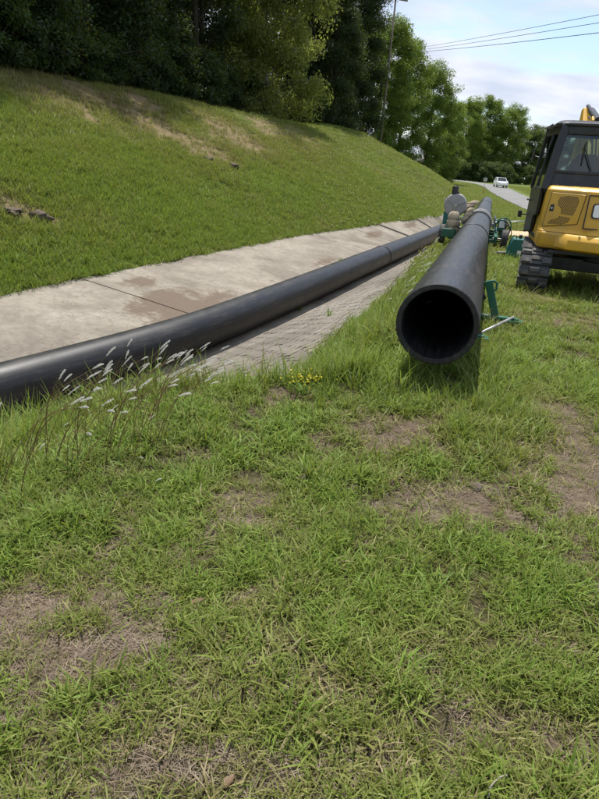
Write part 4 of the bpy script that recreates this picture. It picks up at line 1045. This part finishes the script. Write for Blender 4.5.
# --- far verge, field and hill end
FX = []
for (x0, x1, y0, y1, dens) in [(0, 20, 13, 30, 50), (0, 50, 30, 70, 14), (-14, 20, 30, 70, 12), (25, 110, 45, 140, 3.0), (2, 42, 68, 125, 6.0)]:
    x, y, r = pts(x0, x1, y0, y1, dens, int(x0*3+y0+900)); s, v = to_sv(x, y)
    keep = (road_dist(x, y) > 3.0) & ((v < vn(s)-.1) | (v > vf(s)+.2) | (s > 42)); x, y = x[keep], y[keep]; z = gz(x, y); k = in_view(x, y, z); FX.append(np.column_stack([x, y, z])[k])
Ff = np.concatenate(FX); n = len(Ff)
scatter('far_verge_grass', Ff, FARG, 4, rr.uniform(.8, 1.3, n), .60+.9*(fbm(Ff[:, 0], Ff[:, 1], .25, 3, 12)-.5)+rr.normal(0, .15, n), 'grass of the far verge and field along the road', seed=9)
# --- dry seed stalks and rank tufts scattered over the embankment
r = np.random.default_rng(321); n = 5200; s, v = r.uniform(-6, 40, n), r.uniform(-1, 13, n); x, y = to_xy(s, v); c = fbm(x, y, .8, 3, 93)
keep = (v > vf(s)+.15) & (r.uniform(size=n) < np.clip(4*(c-.42), 0, 1)); x, y = x[keep], y[keep]; z = gz(x, y); k = in_view(x, y, z); x, y, z = x[k], y[k], z[k]
scatter('embankment_seed_stalks', np.column_stack([x, y, z]), BANK, 5, r.uniform(.45, .95, len(x)), r.uniform(.05, .75, len(x)), 'dry seed stalks and rank tufts scattered over the embankment', seed=11)
# --- soil crumbs on the worn patches
def crumb_protos():
    import bmesh
    c = bpy.data.collections.new('crumbs')
    for i in range(4):
        bm = bmesh.new(); bmesh.ops.create_icosphere(bm, subdivisions=1, radius=1); rr_ = random.Random(i)
        for q in bm.verts: q.co = Vector((q.co.x*rr_.uniform(.6, 1.3), q.co.y*rr_.uniform(.6, 1.2), q.co.z*rr_.uniform(.4, .9)))
        me = bpy.data.meshes.new('crumb'); bm.to_mesh(me); bm.free(); me.materials.append(MATS['crumb']); c.objects.link(bpy.data.objects.new('crumb_%d' % i, me))
    return c
simple('crumb', (.20, .15, .105), .95, 0, .6, 3, (.10, .075, .05), .6)
CR = crumb_protos(); x, y, r = pts(-3, 6, .5, 7.5, 520, 61); s, v = to_sv(x, y); b = bare(x, y); keep = (v < vn(s)-.1) & (b > .3) & (r.uniform(size=len(x)) < b); x, y = x[keep], y[keep]; z = gz(x, y); k = in_view(x, y, z); x, y, z = x[k], y[k], z[k]
o = scatter('soil_crumbs', np.column_stack([x, y, z+.002]), CR, 4, .0025+.010*r.uniform(size=len(x))**3, r.uniform(0, 1, len(x)), 'crumbs of dry soil scattered on the worn patches', tilt=.5, seed=12); o['category'] = 'soil'



# ------------------------------------------------------------------ white plumed stalks leaning over the channel
def plume_thing(i):
    r = np.random.default_rng(500+i); root = empty('plumed_grass_stalk'); h = 1.0
    ln = r.uniform(.4, .8); P = np.array([(0, 0, 0), (.10*ln, 0, .36), (.34*ln, 0, .70), (.78*ln, 0, .95)]); C_ = catmull(P, 5)
    V = []; Q = []; 
    mb = MB().tube(C_, np.linspace(.0040, .0022, len(C_)), 5)
    st = mk('stem', mb, 'stalk', root, recalc=False)
    st.data.attributes.new('tint', 'FLOAT', 'POINT').data.foreach_set('value', r.uniform(0, 1, len(st.data.vertices)).astype(np.float32)); 
    d0 = C_[-1]-C_[-2]; d0 /= np.linalg.norm(d0); V = []; Q = []; L = r.uniform(.11, .20); base = C_[-1]-d0*.01
    for k in range(150):
        t = r.uniform(); c = base+d0*L*t+np.array((0, 0, -.012*t*t)); a = r.uniform(0, 6.283); u_ = np.cross(d0, (0, 1, .2)); u_ /= np.linalg.norm(u_); w_ = np.cross(d0, u_)
        rd = math.cos(a)*u_+math.sin(a)*w_; ln_ = .030*math.sin(math.pi*min(.12+.88*t, .97))**.6*r.uniform(.5, 1.1); tip = c+rd*ln_*.42+d0*ln_*1.4+np.array((0, 0, -.002)); sd_ = np.cross(rd, d0)*.0012
        o = len(V); V += [c-sd_, c+sd_, tip+sd_*.5, tip-sd_*.5]; Q.append((o, o+1, o+2, o+3))
    me = quadmesh('plume', np.array(V), np.array(Q), 'plume_hair', {'tint': r.uniform(0, 1, len(V))}, {'shade': r.uniform(.8, 1.0, len(V))})
    link(bpy.data.objects.new('plume', me), root); st.data.attributes.new('shade', 'FLOAT_COLOR', 'POINT').data.foreach_set('color', np.ones(len(st.data.vertices)*4, np.float32))
    return root
PLV = [plume_thing(i) for i in range(5)]; used = set()
def place_plume(base, hgt, az, label, group):
    k = random.randrange(5)
    if k in used: o = copy_tree(PLV[k])
    else: used.add(k); o = PLV[k]
    o.location = base; o.scale = (hgt,)*3; o.rotation_euler = (random.uniform(-.15, .15), random.uniform(-.05, .25), az); tag(o, label, 'grass stalk', group)
WIND = R(-12)
for px, py in [(40, 405), (58, 398), (67, 358), (75, 372), (85, 362), (92, 366), (105, 357), (112, 350), (120, 340), (125, 348), (133, 344), (140, 335), (148, 337), (152, 341), (160, 350), (165, 355), (170, 352), (176, 349), (182, 348),
               (188, 345), (192, 357), (200, 354), (207, 352), (214, 350), (219, 348), (97, 372), (128, 360), (143, 352), (110, 366), (80, 380), (52, 378), (154, 362), (115, 408), (150, 412), (48, 452), (137, 470), (4, 398), (62, 420), (125, 440), (178, 366), (100, 345), (117, 332), (130, 352), (158, 342), (165, 336), (72, 365), (86, 374), (137, 366), (195, 340), (150, 330), (105, 380), (65, 390)]+[(60+155*t+random.uniform(-6, 6), 385-38*t+random.uniform(-22, 20)) for t in np.linspace(0, 1, 40)]:
    hh = random.uniform(.38, .62) if py < 400 else random.uniform(.25, .36)
    p = ground_hit(px, py, hh); az = WIND+random.uniform(-.65, .65)
    bx, by = p[0]-math.cos(az)*.52*hh, p[1]-math.sin(az)*.52*hh
    zz = g1(bx, by); place_plume((bx, by, zz), max(.2, p[2]-zz), az, 'dry stalk with a white feathery plume in the tall grass beside the channel', 'white plumed stalks before the curved pipe')
for i in range(80):
    s_ = random.uniform(0, 9.0); v_ = float(vn(s_))-random.uniform(.02, .9); x, y = to_xy(s_, v_)
    place_plume((x, y, g1(x, y)), random.uniform(.42, .68), WIND+random.uniform(-.5, .5), 'white plumed stalk on the grass bank between the channel blocks and the raised pipe', 'white plumed stalks on the bank')

# ------------------------------------------------------------------ small weeds, stones, litter
def weed(px, py, h, label, seed, flower=False):
    p = ground_hit(px, py, .06); V, Q, sh = blades(26, h*.5, h, .008, h*.25, (.1, 1.0), (.3, 1.4), seed, nseg=4)
    z = p[2]-.02; r = np.random.default_rng(seed)
    root = empty('weed_clump', (p[0], p[1], z)); tag(root, label, 'weed')
    link(bpy.data.objects.new('leaves', quadmesh('leaves', V, Q, 'leaf_fresh', {'tint': r.uniform(0, 1, len(V))}, {'shade': sh*1.2})), root)
    if flower:
        V2 = []; Q2 = []
        for k in range(70):
            c = np.array((r.normal(0, h*.45), r.normal(0, h*.35), h*r.uniform(.6, 1.05))); n_ = r.normal(size=3); n_ /= np.linalg.norm(n_); a = np.cross(n_, (0, 0, 1.)); a /= np.linalg.norm(a); b_ = np.cross(n_, a); q = .008
            o = len(V2); V2 += [c-a*q, c-b_*q, c+a*q, c+b_*q]; Q2.append((o, o+1, o+2, o+3))
        link(bpy.data.objects.new('blossom', quadmesh('blossom', np.array(V2), np.array(Q2), 'flower', {'tint': r.uniform(0, 1, len(V2))}, {'shade': np.ones(len(V2))})), root)
weed(303, 392, .16, 'small weed with yellow blossoms at the edge of the channel blocks', 700, True)
weed(330, 318, .26, 'green leafy weed growing on the channel blocks beside the pipe', 701)
weed(298, 312, .20, 'thin weed rooted against the curved pipe', 702)
weed(340, 262, .24, 'green weed sprouting from a slab joint behind the curved pipe', 703)
weed(392, 262, .42, 'tall green weed beside the joint of the curved pipe', 704)
weed(441, 226, .5, 'bushy weed at the channel edge by the fusion machine', 705)
weed(412, 219, .6, 'dark weed standing on the far channel edge', 706)
def rock(name, px, py, size, mat, label, cat, seed, h=.02, flat=.6):
    import bmesh
    p = ground_hit(px, py, h); bm = bmesh.new(); bmesh.ops.create_icosphere(bm, subdivisions=4, radius=.5); r = np.random.default_rng(seed); off = r.uniform(0, 50, 2)
    for v in bm.verts:
        c = v.co; k = .35+1.15*float(fbm(np.array([c.x*2.4+off[0]+c.z*1.7]), np.array([c.y*2.4+off[1]-c.z*1.3]), 2.0, 5, seed)[0]); v.co = Vector((c.x*size[0]*k, c.y*size[1]*k, c.z*size[2]*k))
    me = bpy.data.meshes.new(name); bm.to_mesh(me); bm.free(); me.materials.append(MATS[mat]); me.polygons.foreach_set('use_smooth', [True]*len(me.polygons))
    o = link(bpy.data.objects.new(name, me)); o.location = (p[0], p[1], g1(p[0], p[1])+size[2]*.22); o.rotation_euler = (0, 0, r.uniform(0, 6)); tag(o, label, cat)
    return o
o = rock('concrete_chunk', 291, 379, (.15, .06, .05), 'stone', 'pale elongated concrete chunk lying at the grass edge of the blocks', 'rubble', 3, .05); o.rotation_euler = (0, -.1, .55); o.location.z += .03
rock('soil_clod', 40, 219, (.50, .34, .26), 'clod', 'brown clod of soil and roots low on the embankment', 'clod', 5)
rock('soil_clod', 12, 212, (.6, .35, .16), 'clod', 'flat mound of bare soil left of the brown root clod', 'clod', 6)
rock('soil_clod', 208, 160, (.55, .4, .2), 'clod', 'small brown clod in the bare strip of the upper embankment', 'clod', 7)
rock('rubble', 233, 168, (.85, .35, .26), 'clod', 'dark lump of debris below the bare strip on the embankment', 'rubble', 8)
rock('soil_clod', 302, 478, (.085, .07, .05), 'clod', 'small crumbly soil clod in the worn patch on the lawn', 'clod', 9)
rock('soil_clod', 477, 486, (.09, .07, .04), 'clod', 'small dark clod beside a white pebble on the lawn', 'clod', 10)
rock('pebble', 459, 479, (.028, .022, .018), 'stone', 'tiny white pebble in the worn patch before the pipe', 'pebble', 11)
def dead_leaf(px, py, L, rz, label, seed):
    p = ground_hit(px, py, .03); r = np.random.default_rng(seed); n = 7; V = []; Q = []
    for i in range(n):
        t = i/(n-1); w = L*.26*math.sin(math.pi*min(t*.96+.03, 1))**.8; z = .012+.03*(t-.5)**2*L*20*.1
        for j, u_ in enumerate((-1, 0, 1)): V.append(((t-.5)*L, u_*w, z+abs(u_)*w*.45+r.normal(0, .0008)))
    for i in range(n-1):
        for j in range(2): q = i*3+j; Q.append((q, q+3, q+4, q+1))
    me = quadmesh('dead_leaf', np.array(V), np.array(Q), 'dead_leaf', {'tint': r.uniform(.2, .8, len(V))}, {'shade': np.ones(len(V))}); me.polygons.foreach_set('use_smooth', [True]*len(me.polygons))
    o = link(bpy.data.objects.new('dead_leaf', me)); o.location = (p[0], p[1], p[2]-.012); o.rotation_euler = (r.normal(0, .3), r.normal(0, .3), rz); tag(o, label, 'leaf')
dead_leaf(229, 782, .05, 1.0, 'curled orange brown dead leaf standing in the short grass', 1)
dead_leaf(198, 602, .06, .2, 'pale tan dead leaf lying on the thin turf', 2)
dead_leaf(372, 613, .035, 2.0, 'small reddish dead leaf on a green tuft', 3)
tp = [ground_hit(px, py, .035) for px, py in ((488, 797), (491, 786), (499, 778), (507, 775))]
t_ = mk('dry_twig', MB().tube(catmull(tp, 4), .003, 6), 'pale_bark', smooth=True); tag(t_, 'short pale dry twig lying in the grass', 'twig')

# ------------------------------------------------------------------ trees
def tube_np(V, Q, P, r0, r1, seg=6):
    P = np.asarray(P, float); n = len(P); T = np.gradient(P, axis=0); T /= np.linalg.norm(T, axis=1)[:, None]+1e-9
    rad = np.linspace(r0, r1, n); a = np.array((1., 0, 0)) if abs(T[0][0]) < .8 else np.array((0, 1., 0)); o = len(V)
    for i in range(n):
        x = np.cross(T[i], a); x /= np.linalg.norm(x)+1e-9; y = np.cross(T[i], x)
        for k in range(seg): q = 6.2832*k/seg; V.append(P[i]+rad[i]*(math.cos(q)*x+math.sin(q)*y))
    for i in range(n-1):
        for k in range(seg): l = (k+1) % seg; Q.append((o+i*seg+k, o+i*seg+l, o+(i+1)*seg+l, o+(i+1)*seg+k))
def leaves(C, n, sig, size, r, droop=.0, elong=1.7, up=.55):
    """n leaves round every clump centre C (m,3)"""
    m = len(C); K = m*n
    c = np.repeat(C, n, 0); off = r.normal(size=(K, 3)); off /= np.linalg.norm(off, axis=1)[:, None]; off *= (r.uniform(size=(K, 1))**.45)*np.repeat(sig, n)[:, None]
    off[:, 2] *= .75; off[:, 2] -= droop*r.uniform(size=K)*np.repeat(sig, n)
    p = c+off
    nr = off/np.maximum(np.linalg.norm(off, axis=1)[:, None], 1e-6)*.6+r.normal(size=(K, 3))*.6+np.array((0, 0, up)); nr /= np.linalg.norm(nr, axis=1)[:, None]
    d = r.normal(size=(K, 3)); d[:, 2] -= droop*1.6+.25; d -= nr*np.sum(d*nr, 1)[:, None]; d /= np.linalg.norm(d, axis=1)[:, None]; w = np.cross(nr, d)
    L = size*r.uniform(.6, 1.3, K)[:, None]; W = L/elong*.5
    V = np.empty((K, 4, 3)); V[:, 0] = p; V[:, 1] = p+d*L*.5-w*W+nr*L*.08; V[:, 2] = p+d*L-nr*L*.12; V[:, 3] = p+d*L*.5+w*W+nr*L*.08
    Q = np.arange(K*4).reshape(-1, 4)
    cl = np.repeat(r.uniform(0, 1, m), n); tint = np.clip(.55*cl+.45*r.uniform(0, 1, K), 0, 1)
    return V.reshape(-1, 3), Q, np.repeat(tint, 4), np.repeat(r.uniform(.75, 1.15, K), 4)
def make_tree(seed, h, wid, kind, leafmat_, n_lobes=16, sub=9, per=90, lsize=.16, base=.3, bark='bark', tr=.22, sig=(.55, 1.0), droop=0):
    """kind: round, column, droop, wild.  unit: metres; returns (trunk mesh, crown mesh)"""
    r = np.random.default_rng(seed); TV = []; TQ = []; lean = r.normal(0, .02, 2)
    tz = np.linspace(0, h*.86, 9); TP = np.column_stack([lean[0]*tz+.12*np.sin(tz*.5+seed), lean[1]*tz+.12*np.cos(tz*.43+seed), tz]); TP[:, :2] -= TP[0, :2]; TP[0, 2] = -.35
    tube_np(TV, TQ, TP, tr, tr*.18, 9)
    def tpos(z): return np.array([np.interp(z, TP[:, 2], TP[:, k]) for k in range(3)])
    C = []; S = []
    for i in range(n_lobes):
        t = (i+.5)/n_lobes
        z = h*(base+(1-base)*t**.9); a = i*2.399+r.uniform(-.4, .4)
        if kind == 'round' or kind == 'wild': prof = math.sin(math.pi*min(.10+.86*t, 1))**.6*(1 if kind == 'round' else r.uniform(.55, 1.1))
        elif kind == 'column': prof = (1-t)**.55*.9+.1
        else: prof = math.sin(math.pi*min(.22+.74*t, 1))**.5
        rad = wid/2*prof*(r.uniform(.62, .95) if kind != 'droop' else r.uniform(.2, 1.0)); e = tpos(min(z, h*.86))+np.array((math.cos(a)*rad, math.sin(a)*rad, r.uniform(-.3, .5)+(z-min(z, h*.86))))
        b = tpos(max(z-rad*.75, h*base*.55)); mid = (b+e)/2+np.array((0, 0, .12*rad))
        tube_np(TV, TQ, catmull([b, mid, e], 4), max(tr*.35*(1-t*.6), .03), .015, 6)
        for k in range(sub):
            q = r.normal(size=3); q /= np.linalg.norm(q); q[2] = q[2]*.7; f = r.uniform(.35, 1.0)*wid*.17*(1.0 if kind != 'column' else .8)
            c = e+q*f-(e-tpos(min(z, h*.86)))*r.uniform(0, .45)
            if c[2] < .3: c[2] = .3+r.uniform(0, .4)
            C.append(c); S.append(r.uniform(*sig))
            if k % 2 == 0: tube_np(TV, TQ, [e, (e+c)/2+np.array((0, 0, .06)), c], .02, .006, 4)
    C = np.array(C); S = np.array(S)
    V, Q, ti, sh = leaves(C, per, S, lsize, r, droop)
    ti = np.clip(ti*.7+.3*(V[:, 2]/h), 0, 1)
    tm = quadmesh('trunk', np.array(TV), np.array(TQ), bark); tm.polygons.foreach_set('use_smooth', [True]*len(tm.polygons))
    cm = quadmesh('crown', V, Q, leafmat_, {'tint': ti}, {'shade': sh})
    return tm, cm
TM = {
 'dark_a': make_tree(1, 15, 7.5, 'wild', 'leaf_dark', 20, 11, 130, .16, .03),
 'dark_b': make_tree(2, 13, 7.0, 'round', 'leaf_dark', 20, 11, 130, .16, .0),
 'mid_a': make_tree(3, 14, 7.0, 'wild', 'leaf_mid', 20, 11, 130, .16, .04),
 'droop': make_tree(4, 13, 8.0, 'droop', 'leaf_olive', 34, 13, 130, .16, .0, 'pale_bark', .13, (.35, .85), .9),
 'cedar': make_tree(5, 16, 6.2, 'column', 'leaf_dark', 34, 16, 130, .15, .0, 'bark', .24, (.6, 1.05), .35),
 'fresh_a': make_tree(6, 17, 11, 'wild', 'leaf_fresh', 26, 13, 150, .23, .04, 'bark', .3, (.55, 1.5)),
 'fresh_b': make_tree(7, 16, 10, 'round', 'leaf_fresh', 26, 13, 150, .23, .03, 'bark', .28, (.55, 1.5)),
 'far_a': make_tree(8, 16, 11, 'round', 'leaf_far', 20, 10, 70, .40, .04, 'bark', .28, (.9, 1.5)),
 'far_b': make_tree(9, 15, 9, 'wild', 'leaf_far', 18, 10, 70, .40, .04, 'bark', .28, (.9, 1.5)),
 'shrub_d': make_tree(10, 2.8, 3.0, 'round', 'leaf_dark', 9, 8, 80, .14, .0, 'bark', .05, (.35, .6)),
 'shrub_m': make_tree(11, 2.4, 2.8, 'round', 'leaf_mid', 9, 8, 80, .14, .0, 'bark', .05, (.35, .6)),
}
def plant(key, x, y, sc, rz, name, label, cat, group=None, sz=None, sink=0.0):
    root = empty(name, (x, y, g1(x, y)-sink), rz); root.scale = (sc, sc, sz or sc); tag(root, label, cat, group)
    tm, cm = TM[key]; link(bpy.data.objects.new('trunk', tm), root); link(bpy.data.objects.new('crown', cm), root); return root
def tp_sv(s, v): x, y = to_xy(s, v); return float(x), float(y)
# wood on top of the embankment; front row first
def s_at(px, v):                                  # position along the crest whose foot shows in column px
    q = np.arange(-5, 90, .25); x, y = to_xy(q, v); d = np.stack([x, y, gz(x, y)], 1)-CAM; t = d@FW
    return float(q[np.argmin(np.where(t > 1, abs(CX+F*(d@RT)/np.maximum(t, .1)-px), 1e9))])
for i, (key, px, v, sc, name, lab) in enumerate([
  ('dark_a', -45, 14.2, 1.0, 'evergreen_tree', 'dark evergreen with ragged low boughs at the open end of the wood edge'),
  ('mid_a', 20, 14.4, .95, 'broadleaf_tree', 'mid green broadleaf tree with a loose crown in the shaded wood edge'),
  ('dark_b', 85, 14.4, 1.05, 'evergreen_tree', 'dense rounded dark evergreen in the wood edge above the bare slope'),
  ('dark_a', 145, 14.6, 1.0, 'evergreen_tree', 'tall dark evergreen next to the dense rounded evergreen'),
  ('dark_b', 198, 14.8, 1.0, 'evergreen_tree', 'dark evergreen that the drooping olive tree overlaps'),
  ('droop', 266, 12.0, 1.1, 'drooping_tree', 'olive green tree with pale twigs and drooping sunlit boughs over the slope'),
  ('dark_b', 306, 15.0, 1.05, 'evergreen_tree', 'dark evergreen between the drooping olive tree and the cedars'),
  ('cedar', 330, 12.0, 1.0, 'cedar_tree', 'tall dense dark cedar with foliage down to the ground'),
  ('cedar', 351, 12.0, 1.08, 'cedar_tree', 'dark cedar at the end of the wood next to the utility pole'),
  ]):
    x, y = tp_sv(s_at(px, v), v); plant(key, x, y, sc, i*1.7, name, lab, 'tree', 'trees of the wood edge')
for i, (key, px, v, sc) in enumerate([('dark_b', -90, 18.5, 1.25), ('dark_a', -25, 18.8, 1.25), ('dark_b', 30, 18.5, 1.3), ('dark_a', 75, 19, 1.3), ('dark_b', 120, 18.5, 1.3), ('dark_a', 160, 19, 1.3), ('dark_b', 200, 19, 1.3), ('dark_a', 240, 18.5, 1.3), ('dark_b', 275, 18.2, 1.3), ('dark_a', 310, 18.5, 1.3), ('dark_b', 340, 17.5, 1.25),
   ('dark_a', 0, 24, 1.5), ('dark_b', 60, 24.5, 1.6), ('dark_a', 110, 24, 1.5), ('dark_b', 150, 24.5, 1.6), ('dark_a', 190, 24, 1.5), ('dark_b', 225, 24.5, 1.6), ('dark_a', 258, 24, 1.6), ('dark_b', 290, 24, 1.6), ('dark_a', 322, 23, 1.5)]):
    x, y = tp_sv(s_at(px, v), v); plant(key, x, y, sc, i*2.3+.5, 'evergreen_tree', 'dark evergreen deep in the wood behind the front row of trees', 'tree', 'trees deep in the wood')
rs = random.Random(9)
for i in range(28):
    v = 13.0+rs.uniform(-.3, .5); px = -25+i*13.6+rs.uniform(-4, 4); v -= 1.4*max(0, (px-300)/60); x, y = tp_sv(s_at(px, v), v); k = 'shrub_d' if rs.random() < .65 else 'shrub_m'
    plant(k, x, y, rs.uniform(.6, 1.15), rs.uniform(0, 6), 'shrub', 'dark leafy shrub at the foot of the wood edge' if k == 'shrub_d' else 'mid green leafy shrub at the foot of the wood edge', 'shrub', 'shrubs along the wood edge')
# bright broadleaf trees by the pole, then down to the road bend
def tree_px(px, depth, key, sc, name, lab, rz=0, group=None, sz=None, sink=0):
    p = at_d(px, 175, depth); plant(key, float(p[0]), float(p[1]), sc, rz, name, lab, 'tree', group, sz, sink)
tree_px(394, 78, 'fresh_a', .90, 'broadleaf_tree', 'tall bright green broadleaf tree directly behind the utility pole', .4, 'bright broadleaf trees')
tree_px(423, 84, 'fresh_b', .86, 'broadleaf_tree', 'broad bright green tree with a rounded crown beyond the utility pole', 2.0, 'bright broadleaf trees')
tree_px(372, 72, 'fresh_b', .9, 'broadleaf_tree', 'bright green tree half hidden behind the end cedar', 4.0, 'bright broadleaf trees')
tree_px(443, 104, 'fresh_a', .8, 'broadleaf_tree', 'lower bright green tree at the right foot of the rounded crown tree', 1.0, 'bright broadleaf trees')
tree_px(459, 185, 'fresh_b', 1.4, 'broadleaf_tree', 'green roadside tree at the outside of the road bend', 3.0, 'bright broadleaf trees')
tree_px(481, 190, 'fresh_a', 1.45, 'broadleaf_tree', 'highest of the roadside trees right behind the white car', .2, 'bright broadleaf trees')
tree_px(503, 192, 'fresh_b', 1.4, 'broadleaf_tree', 'green tree on the field side of the road bend past the white car', 5.0, 'bright broadleaf trees')
for i, (px, d, k, sc) in enumerate([(446, 225, 'far_a', 1.3), (470, 235, 'far_b', 1.4), (493, 235, 'far_a', 1.4), (520, 215, 'far_a', 1.22), (531, 215, 'far_b', 1.22), (541, 220, 'far_a', 1.22), (552, 222, 'far_b', 1.22), (564, 225, 'far_a', 1.0), (578, 225, 'far_b', 1.05), (592, 225, 'far_a', 1.0), (608, 225, 'far_b', 1.0), (626, 225, 'far_a', 1.05), (646, 225, 'far_b', 1.0), (670, 225, 'far_a', 1.05), (695, 225, 'far_b', 1.0)]):
    tree_px(px, d, k, sc, 'far_tree', 'distant hazy green tree in the line across the field', i*1.3, 'distant trees across the field')
# low brush that hides the trunks by the bend
for i, (px, d, sc) in enumerate([(432, 110, 1.6), (443, 112, 1.5), (452, 178, 2.3), (461, 176, 2.2), (470, 178, 2.3), (479, 177, 2.2), (488, 178, 2.2), (497, 180, 2.3), (506, 181, 2.2), (515, 190, 2.4), (526, 195, 2.3), (538, 198, 2.3)]):
    p = at_d(px, 178, d); plant('shrub_m', float(p[0]), float(p[1]), sc, i*1.1, 'shrub', 'green roadside shrub under the trees at the road bend', 'shrub', 'shrubs at the road bend')

# ------------------------------------------------------------------ utility poles and wires
def pole(x, y, h, label, lean=(0, 0)):
    z = g1(x, y); root = empty('utility_pole', (x, y, z), R(20)); tag(root, label, 'utility pole')
    top = np.array((lean[0], lean[1], h))
    mk('post', MB().tube([(0, 0, -.5), top*.5, top], [.12, .10, .08], 14), 'pole_wood', root, smooth=True)
    ca = mk('crossarm', MB().bar(top+(-.3, -.16, -.55), top+(1.15, -.16, -.55), .10, .12), 'pole_wood', root, bevel=.01)
    for a in (.2, .65, 1.08): mk('insulator', MB().lathe([(.02, 0), (.05, .0), (.05, .06), (.03, .08), (.045, .12), (.02, .16)], top+(a, -.16, -.49), (0, 0, 1), 10), 'cast_grey', ca)
    mk('meter_can', MB().lathe([(.10, 0), (.15, .02), (.15, .4), (.1, .45)], top*.47+(.0, -.3, 0), (0, 0, 1), 14), 'label_white', root)
    return root, np.array((x, y, z))+top
pb = at_d(380, 146, 58); pt = at_d(395.5, 14, 60.5)
zb0 = g1(pb[0], pb[1]); hp = float(pt[2]-zb0)
_, TOPA = pole(float(pb[0]), float(pb[1]), hp, 'tall weathered wooden utility pole on the crest beside the cedars', (0, 0))
# wires passing overhead, strung from a support beyond the bright trees to one past the excavator
Bp = at_d(352, 66, 96); Bz = g1(Bp[0], Bp[1]); _, TOPB = pole(float(Bp[0]), float(Bp[1]), float(Bp[2]-Bz), 'second wooden utility pole hidden among the bright broadleaf trees')
for i, (y1, lab) in enumerate([(14, 'topmost thin black overhead wire against the clouds'), (22, 'middle thin black overhead wire against the clouds'), (32, 'lowest thicker black overhead wire against the clouds')]):
    A = at_d(410, (49.5, 51.5, 53)[i], 84.); B = at_d(599, y1, 34.); d = B-A; E0 = A-d*.24; E1 = B+d*.45; P = []
    for t in np.linspace(0, 1, 40): p = E0+(E1-E0)*t; p = p-np.array((0, 0, (4*t*(1-t))*.25-.15)); P.append(p)
    w = mk('overhead_wire', MB().tube(P, (.016, .016, .02)[i], 6), 'wire_black', smooth=True); tag(w, lab, 'wire')

# ------------------------------------------------------------------ road sign, marker, white car
def sign():
    p = ground_hit(483, 194); root = empty('road_sign', (p[0], p[1], g1(p[0], p[1])), R(-12)); tag(root, 'small road sign on a thin post seen from behind, at the verge', 'road sign')
    mk('post', MB().box((0, 0, .95), (.06, .05, 2.5)), 'sign_metal', root, bevel=.004)
    mk('plate', MB().prism([(-.26, 0), (.26, 0), (.26, .45), (-.26, .45)], (0, .03, 1.65), (1, 0, 0), (0, 0, 1), -.008), 'sign_metal', root)
    mk('sleeve', MB().box((0, 0, .25), (.10, .09, .6)), 'marker_orange', root, bevel=.004)
sign()
def car():
    c = ROADP; p = at_z(500.0, 187.3, .0); x, y = float(p[0]), float(p[1])
    T = np.gradient(ROADP, axis=0); i = int(np.argmin(np.hypot(ROADP[:, 0]-x, ROADP[:, 1]-y))); t = T[i]/np.linalg.norm(T[i])
    rt_ = np.array((t[1], -t[0])); off = np.array((x, y))-ROADP[i]; l = off@rt_; q = ROADP[i]+t*(off@t)+rt_*min(max(l, -1.4), .55)
    root = empty('car', (q[0], q[1], float(road_z(q[1]))+.03), -math.atan2(t[0], t[1])+R(184)); tag(root, 'white sport utility car on the road bend below the trees', 'car')
    # body side profile (y forward, z), lofted across x
    prof = [(-2.25, .42), (-2.32, .60), (-2.30, .95), (-2.22, 1.05), (1.0, 1.06), (1.6, 1.02), (2.15, .92), (2.30, .70), (2.28, .38), (1.9, .30), (-1.9, .30)]
    V = []; n = len(prof)
    for xx, k in ((-.93, .96), (-.90, 1.0), (.90, 1.0), (.93, .96)):
        for yy, zz in prof: V.append((xx, yy*(.985 if abs(xx) > .92 else 1), .3+(zz-.3)*k if abs(xx) > .92 else zz))
    Fc = [(a*n+k, a*n+(k+1) % n, (a+1)*n+(k+1) % n, (a+1)*n+k) for a in range(3) for k in range(n)]+[tuple(range(n))[::-1], tuple(3*n+k for k in range(n))]
    mk('body', MB().add(V, Fc), 'car_white', root, bevel=.03)
    gl = [(-2.12, 1.05), (-1.85, 1.62), (.10, 1.62), (.95, 1.05)]
    V = [(s*.86 if z < 1.3 else s*.68, y_, z) for s in (-1, 1) for y_, z in gl]
    mk('glasshouse', MB().add(V, [(0, 1, 2, 3), (7, 6, 5, 4), (0, 4, 5, 1), (1, 5, 6, 2), (2, 6, 7, 3), (3, 7, 4, 0)]), 'car_glass', root)
    mk('roof', MB().prism([(-.70, -1.95), (.70, -1.95), (.70, .12), (-.70, .12)], (0, 0, 1.605), (1, 0, 0), (0, 1, 0), .07), 'car_white', root, bevel=.03)
    for s in (-1, 1):
        for (a, b) in (((-2.14, 1.05), (-1.88, 1.62)), ((-1.2, 1.05), (-1.15, 1.62)), ((-.25, 1.05), (-.28, 1.62)), ((.98, 1.05), (.12, 1.62))):
            mk('pillar', MB().bar((s*.875, a[0], a[1]), (s*.695, b[0], b[1]), .06, .10), 'car_white', root, bevel=.008)
        mk('tail_lamp', MB().box((s*.80, -2.30, .88), (.20, .06, .22)), 'tail_lamp', root, bevel=.01)
        mk('headlight', MB().box((s*.72, 2.22, .80), (.34, .10, .14)), 'label_white', root, bevel=.02)
        mk('mirror', MB().box((s*1.02, .72, 1.1), (.18, .1, .13)), 'car_white', root, bevel=.02)
        for yy in (-1.42, 1.42):
            w = mk('wheel', MB().lathe([(.20, -.11), (.31, -.11), (.345, -.07), (.345, .07), (.31, .11), (.20, .11)], (s*.84, yy, .345), (1, 0, 0), 24), 'rubber', root, bevel=.01)
            mk('rim', MB().lathe([(.03, -.10), (.20, -.09), (.20, .09), (.03, .10)], (s*.85, yy, .345), (1, 0, 0), 18), 'steel', w)
    mk('bumper', MB().box((0, -2.29, .50), (1.70, .10, .18)), 'car_trim', root, bevel=.02)
    mk('number_plate', MB().box((0, -2.335, .82), (.32, .01, .16)), 'label_white', root)
car()
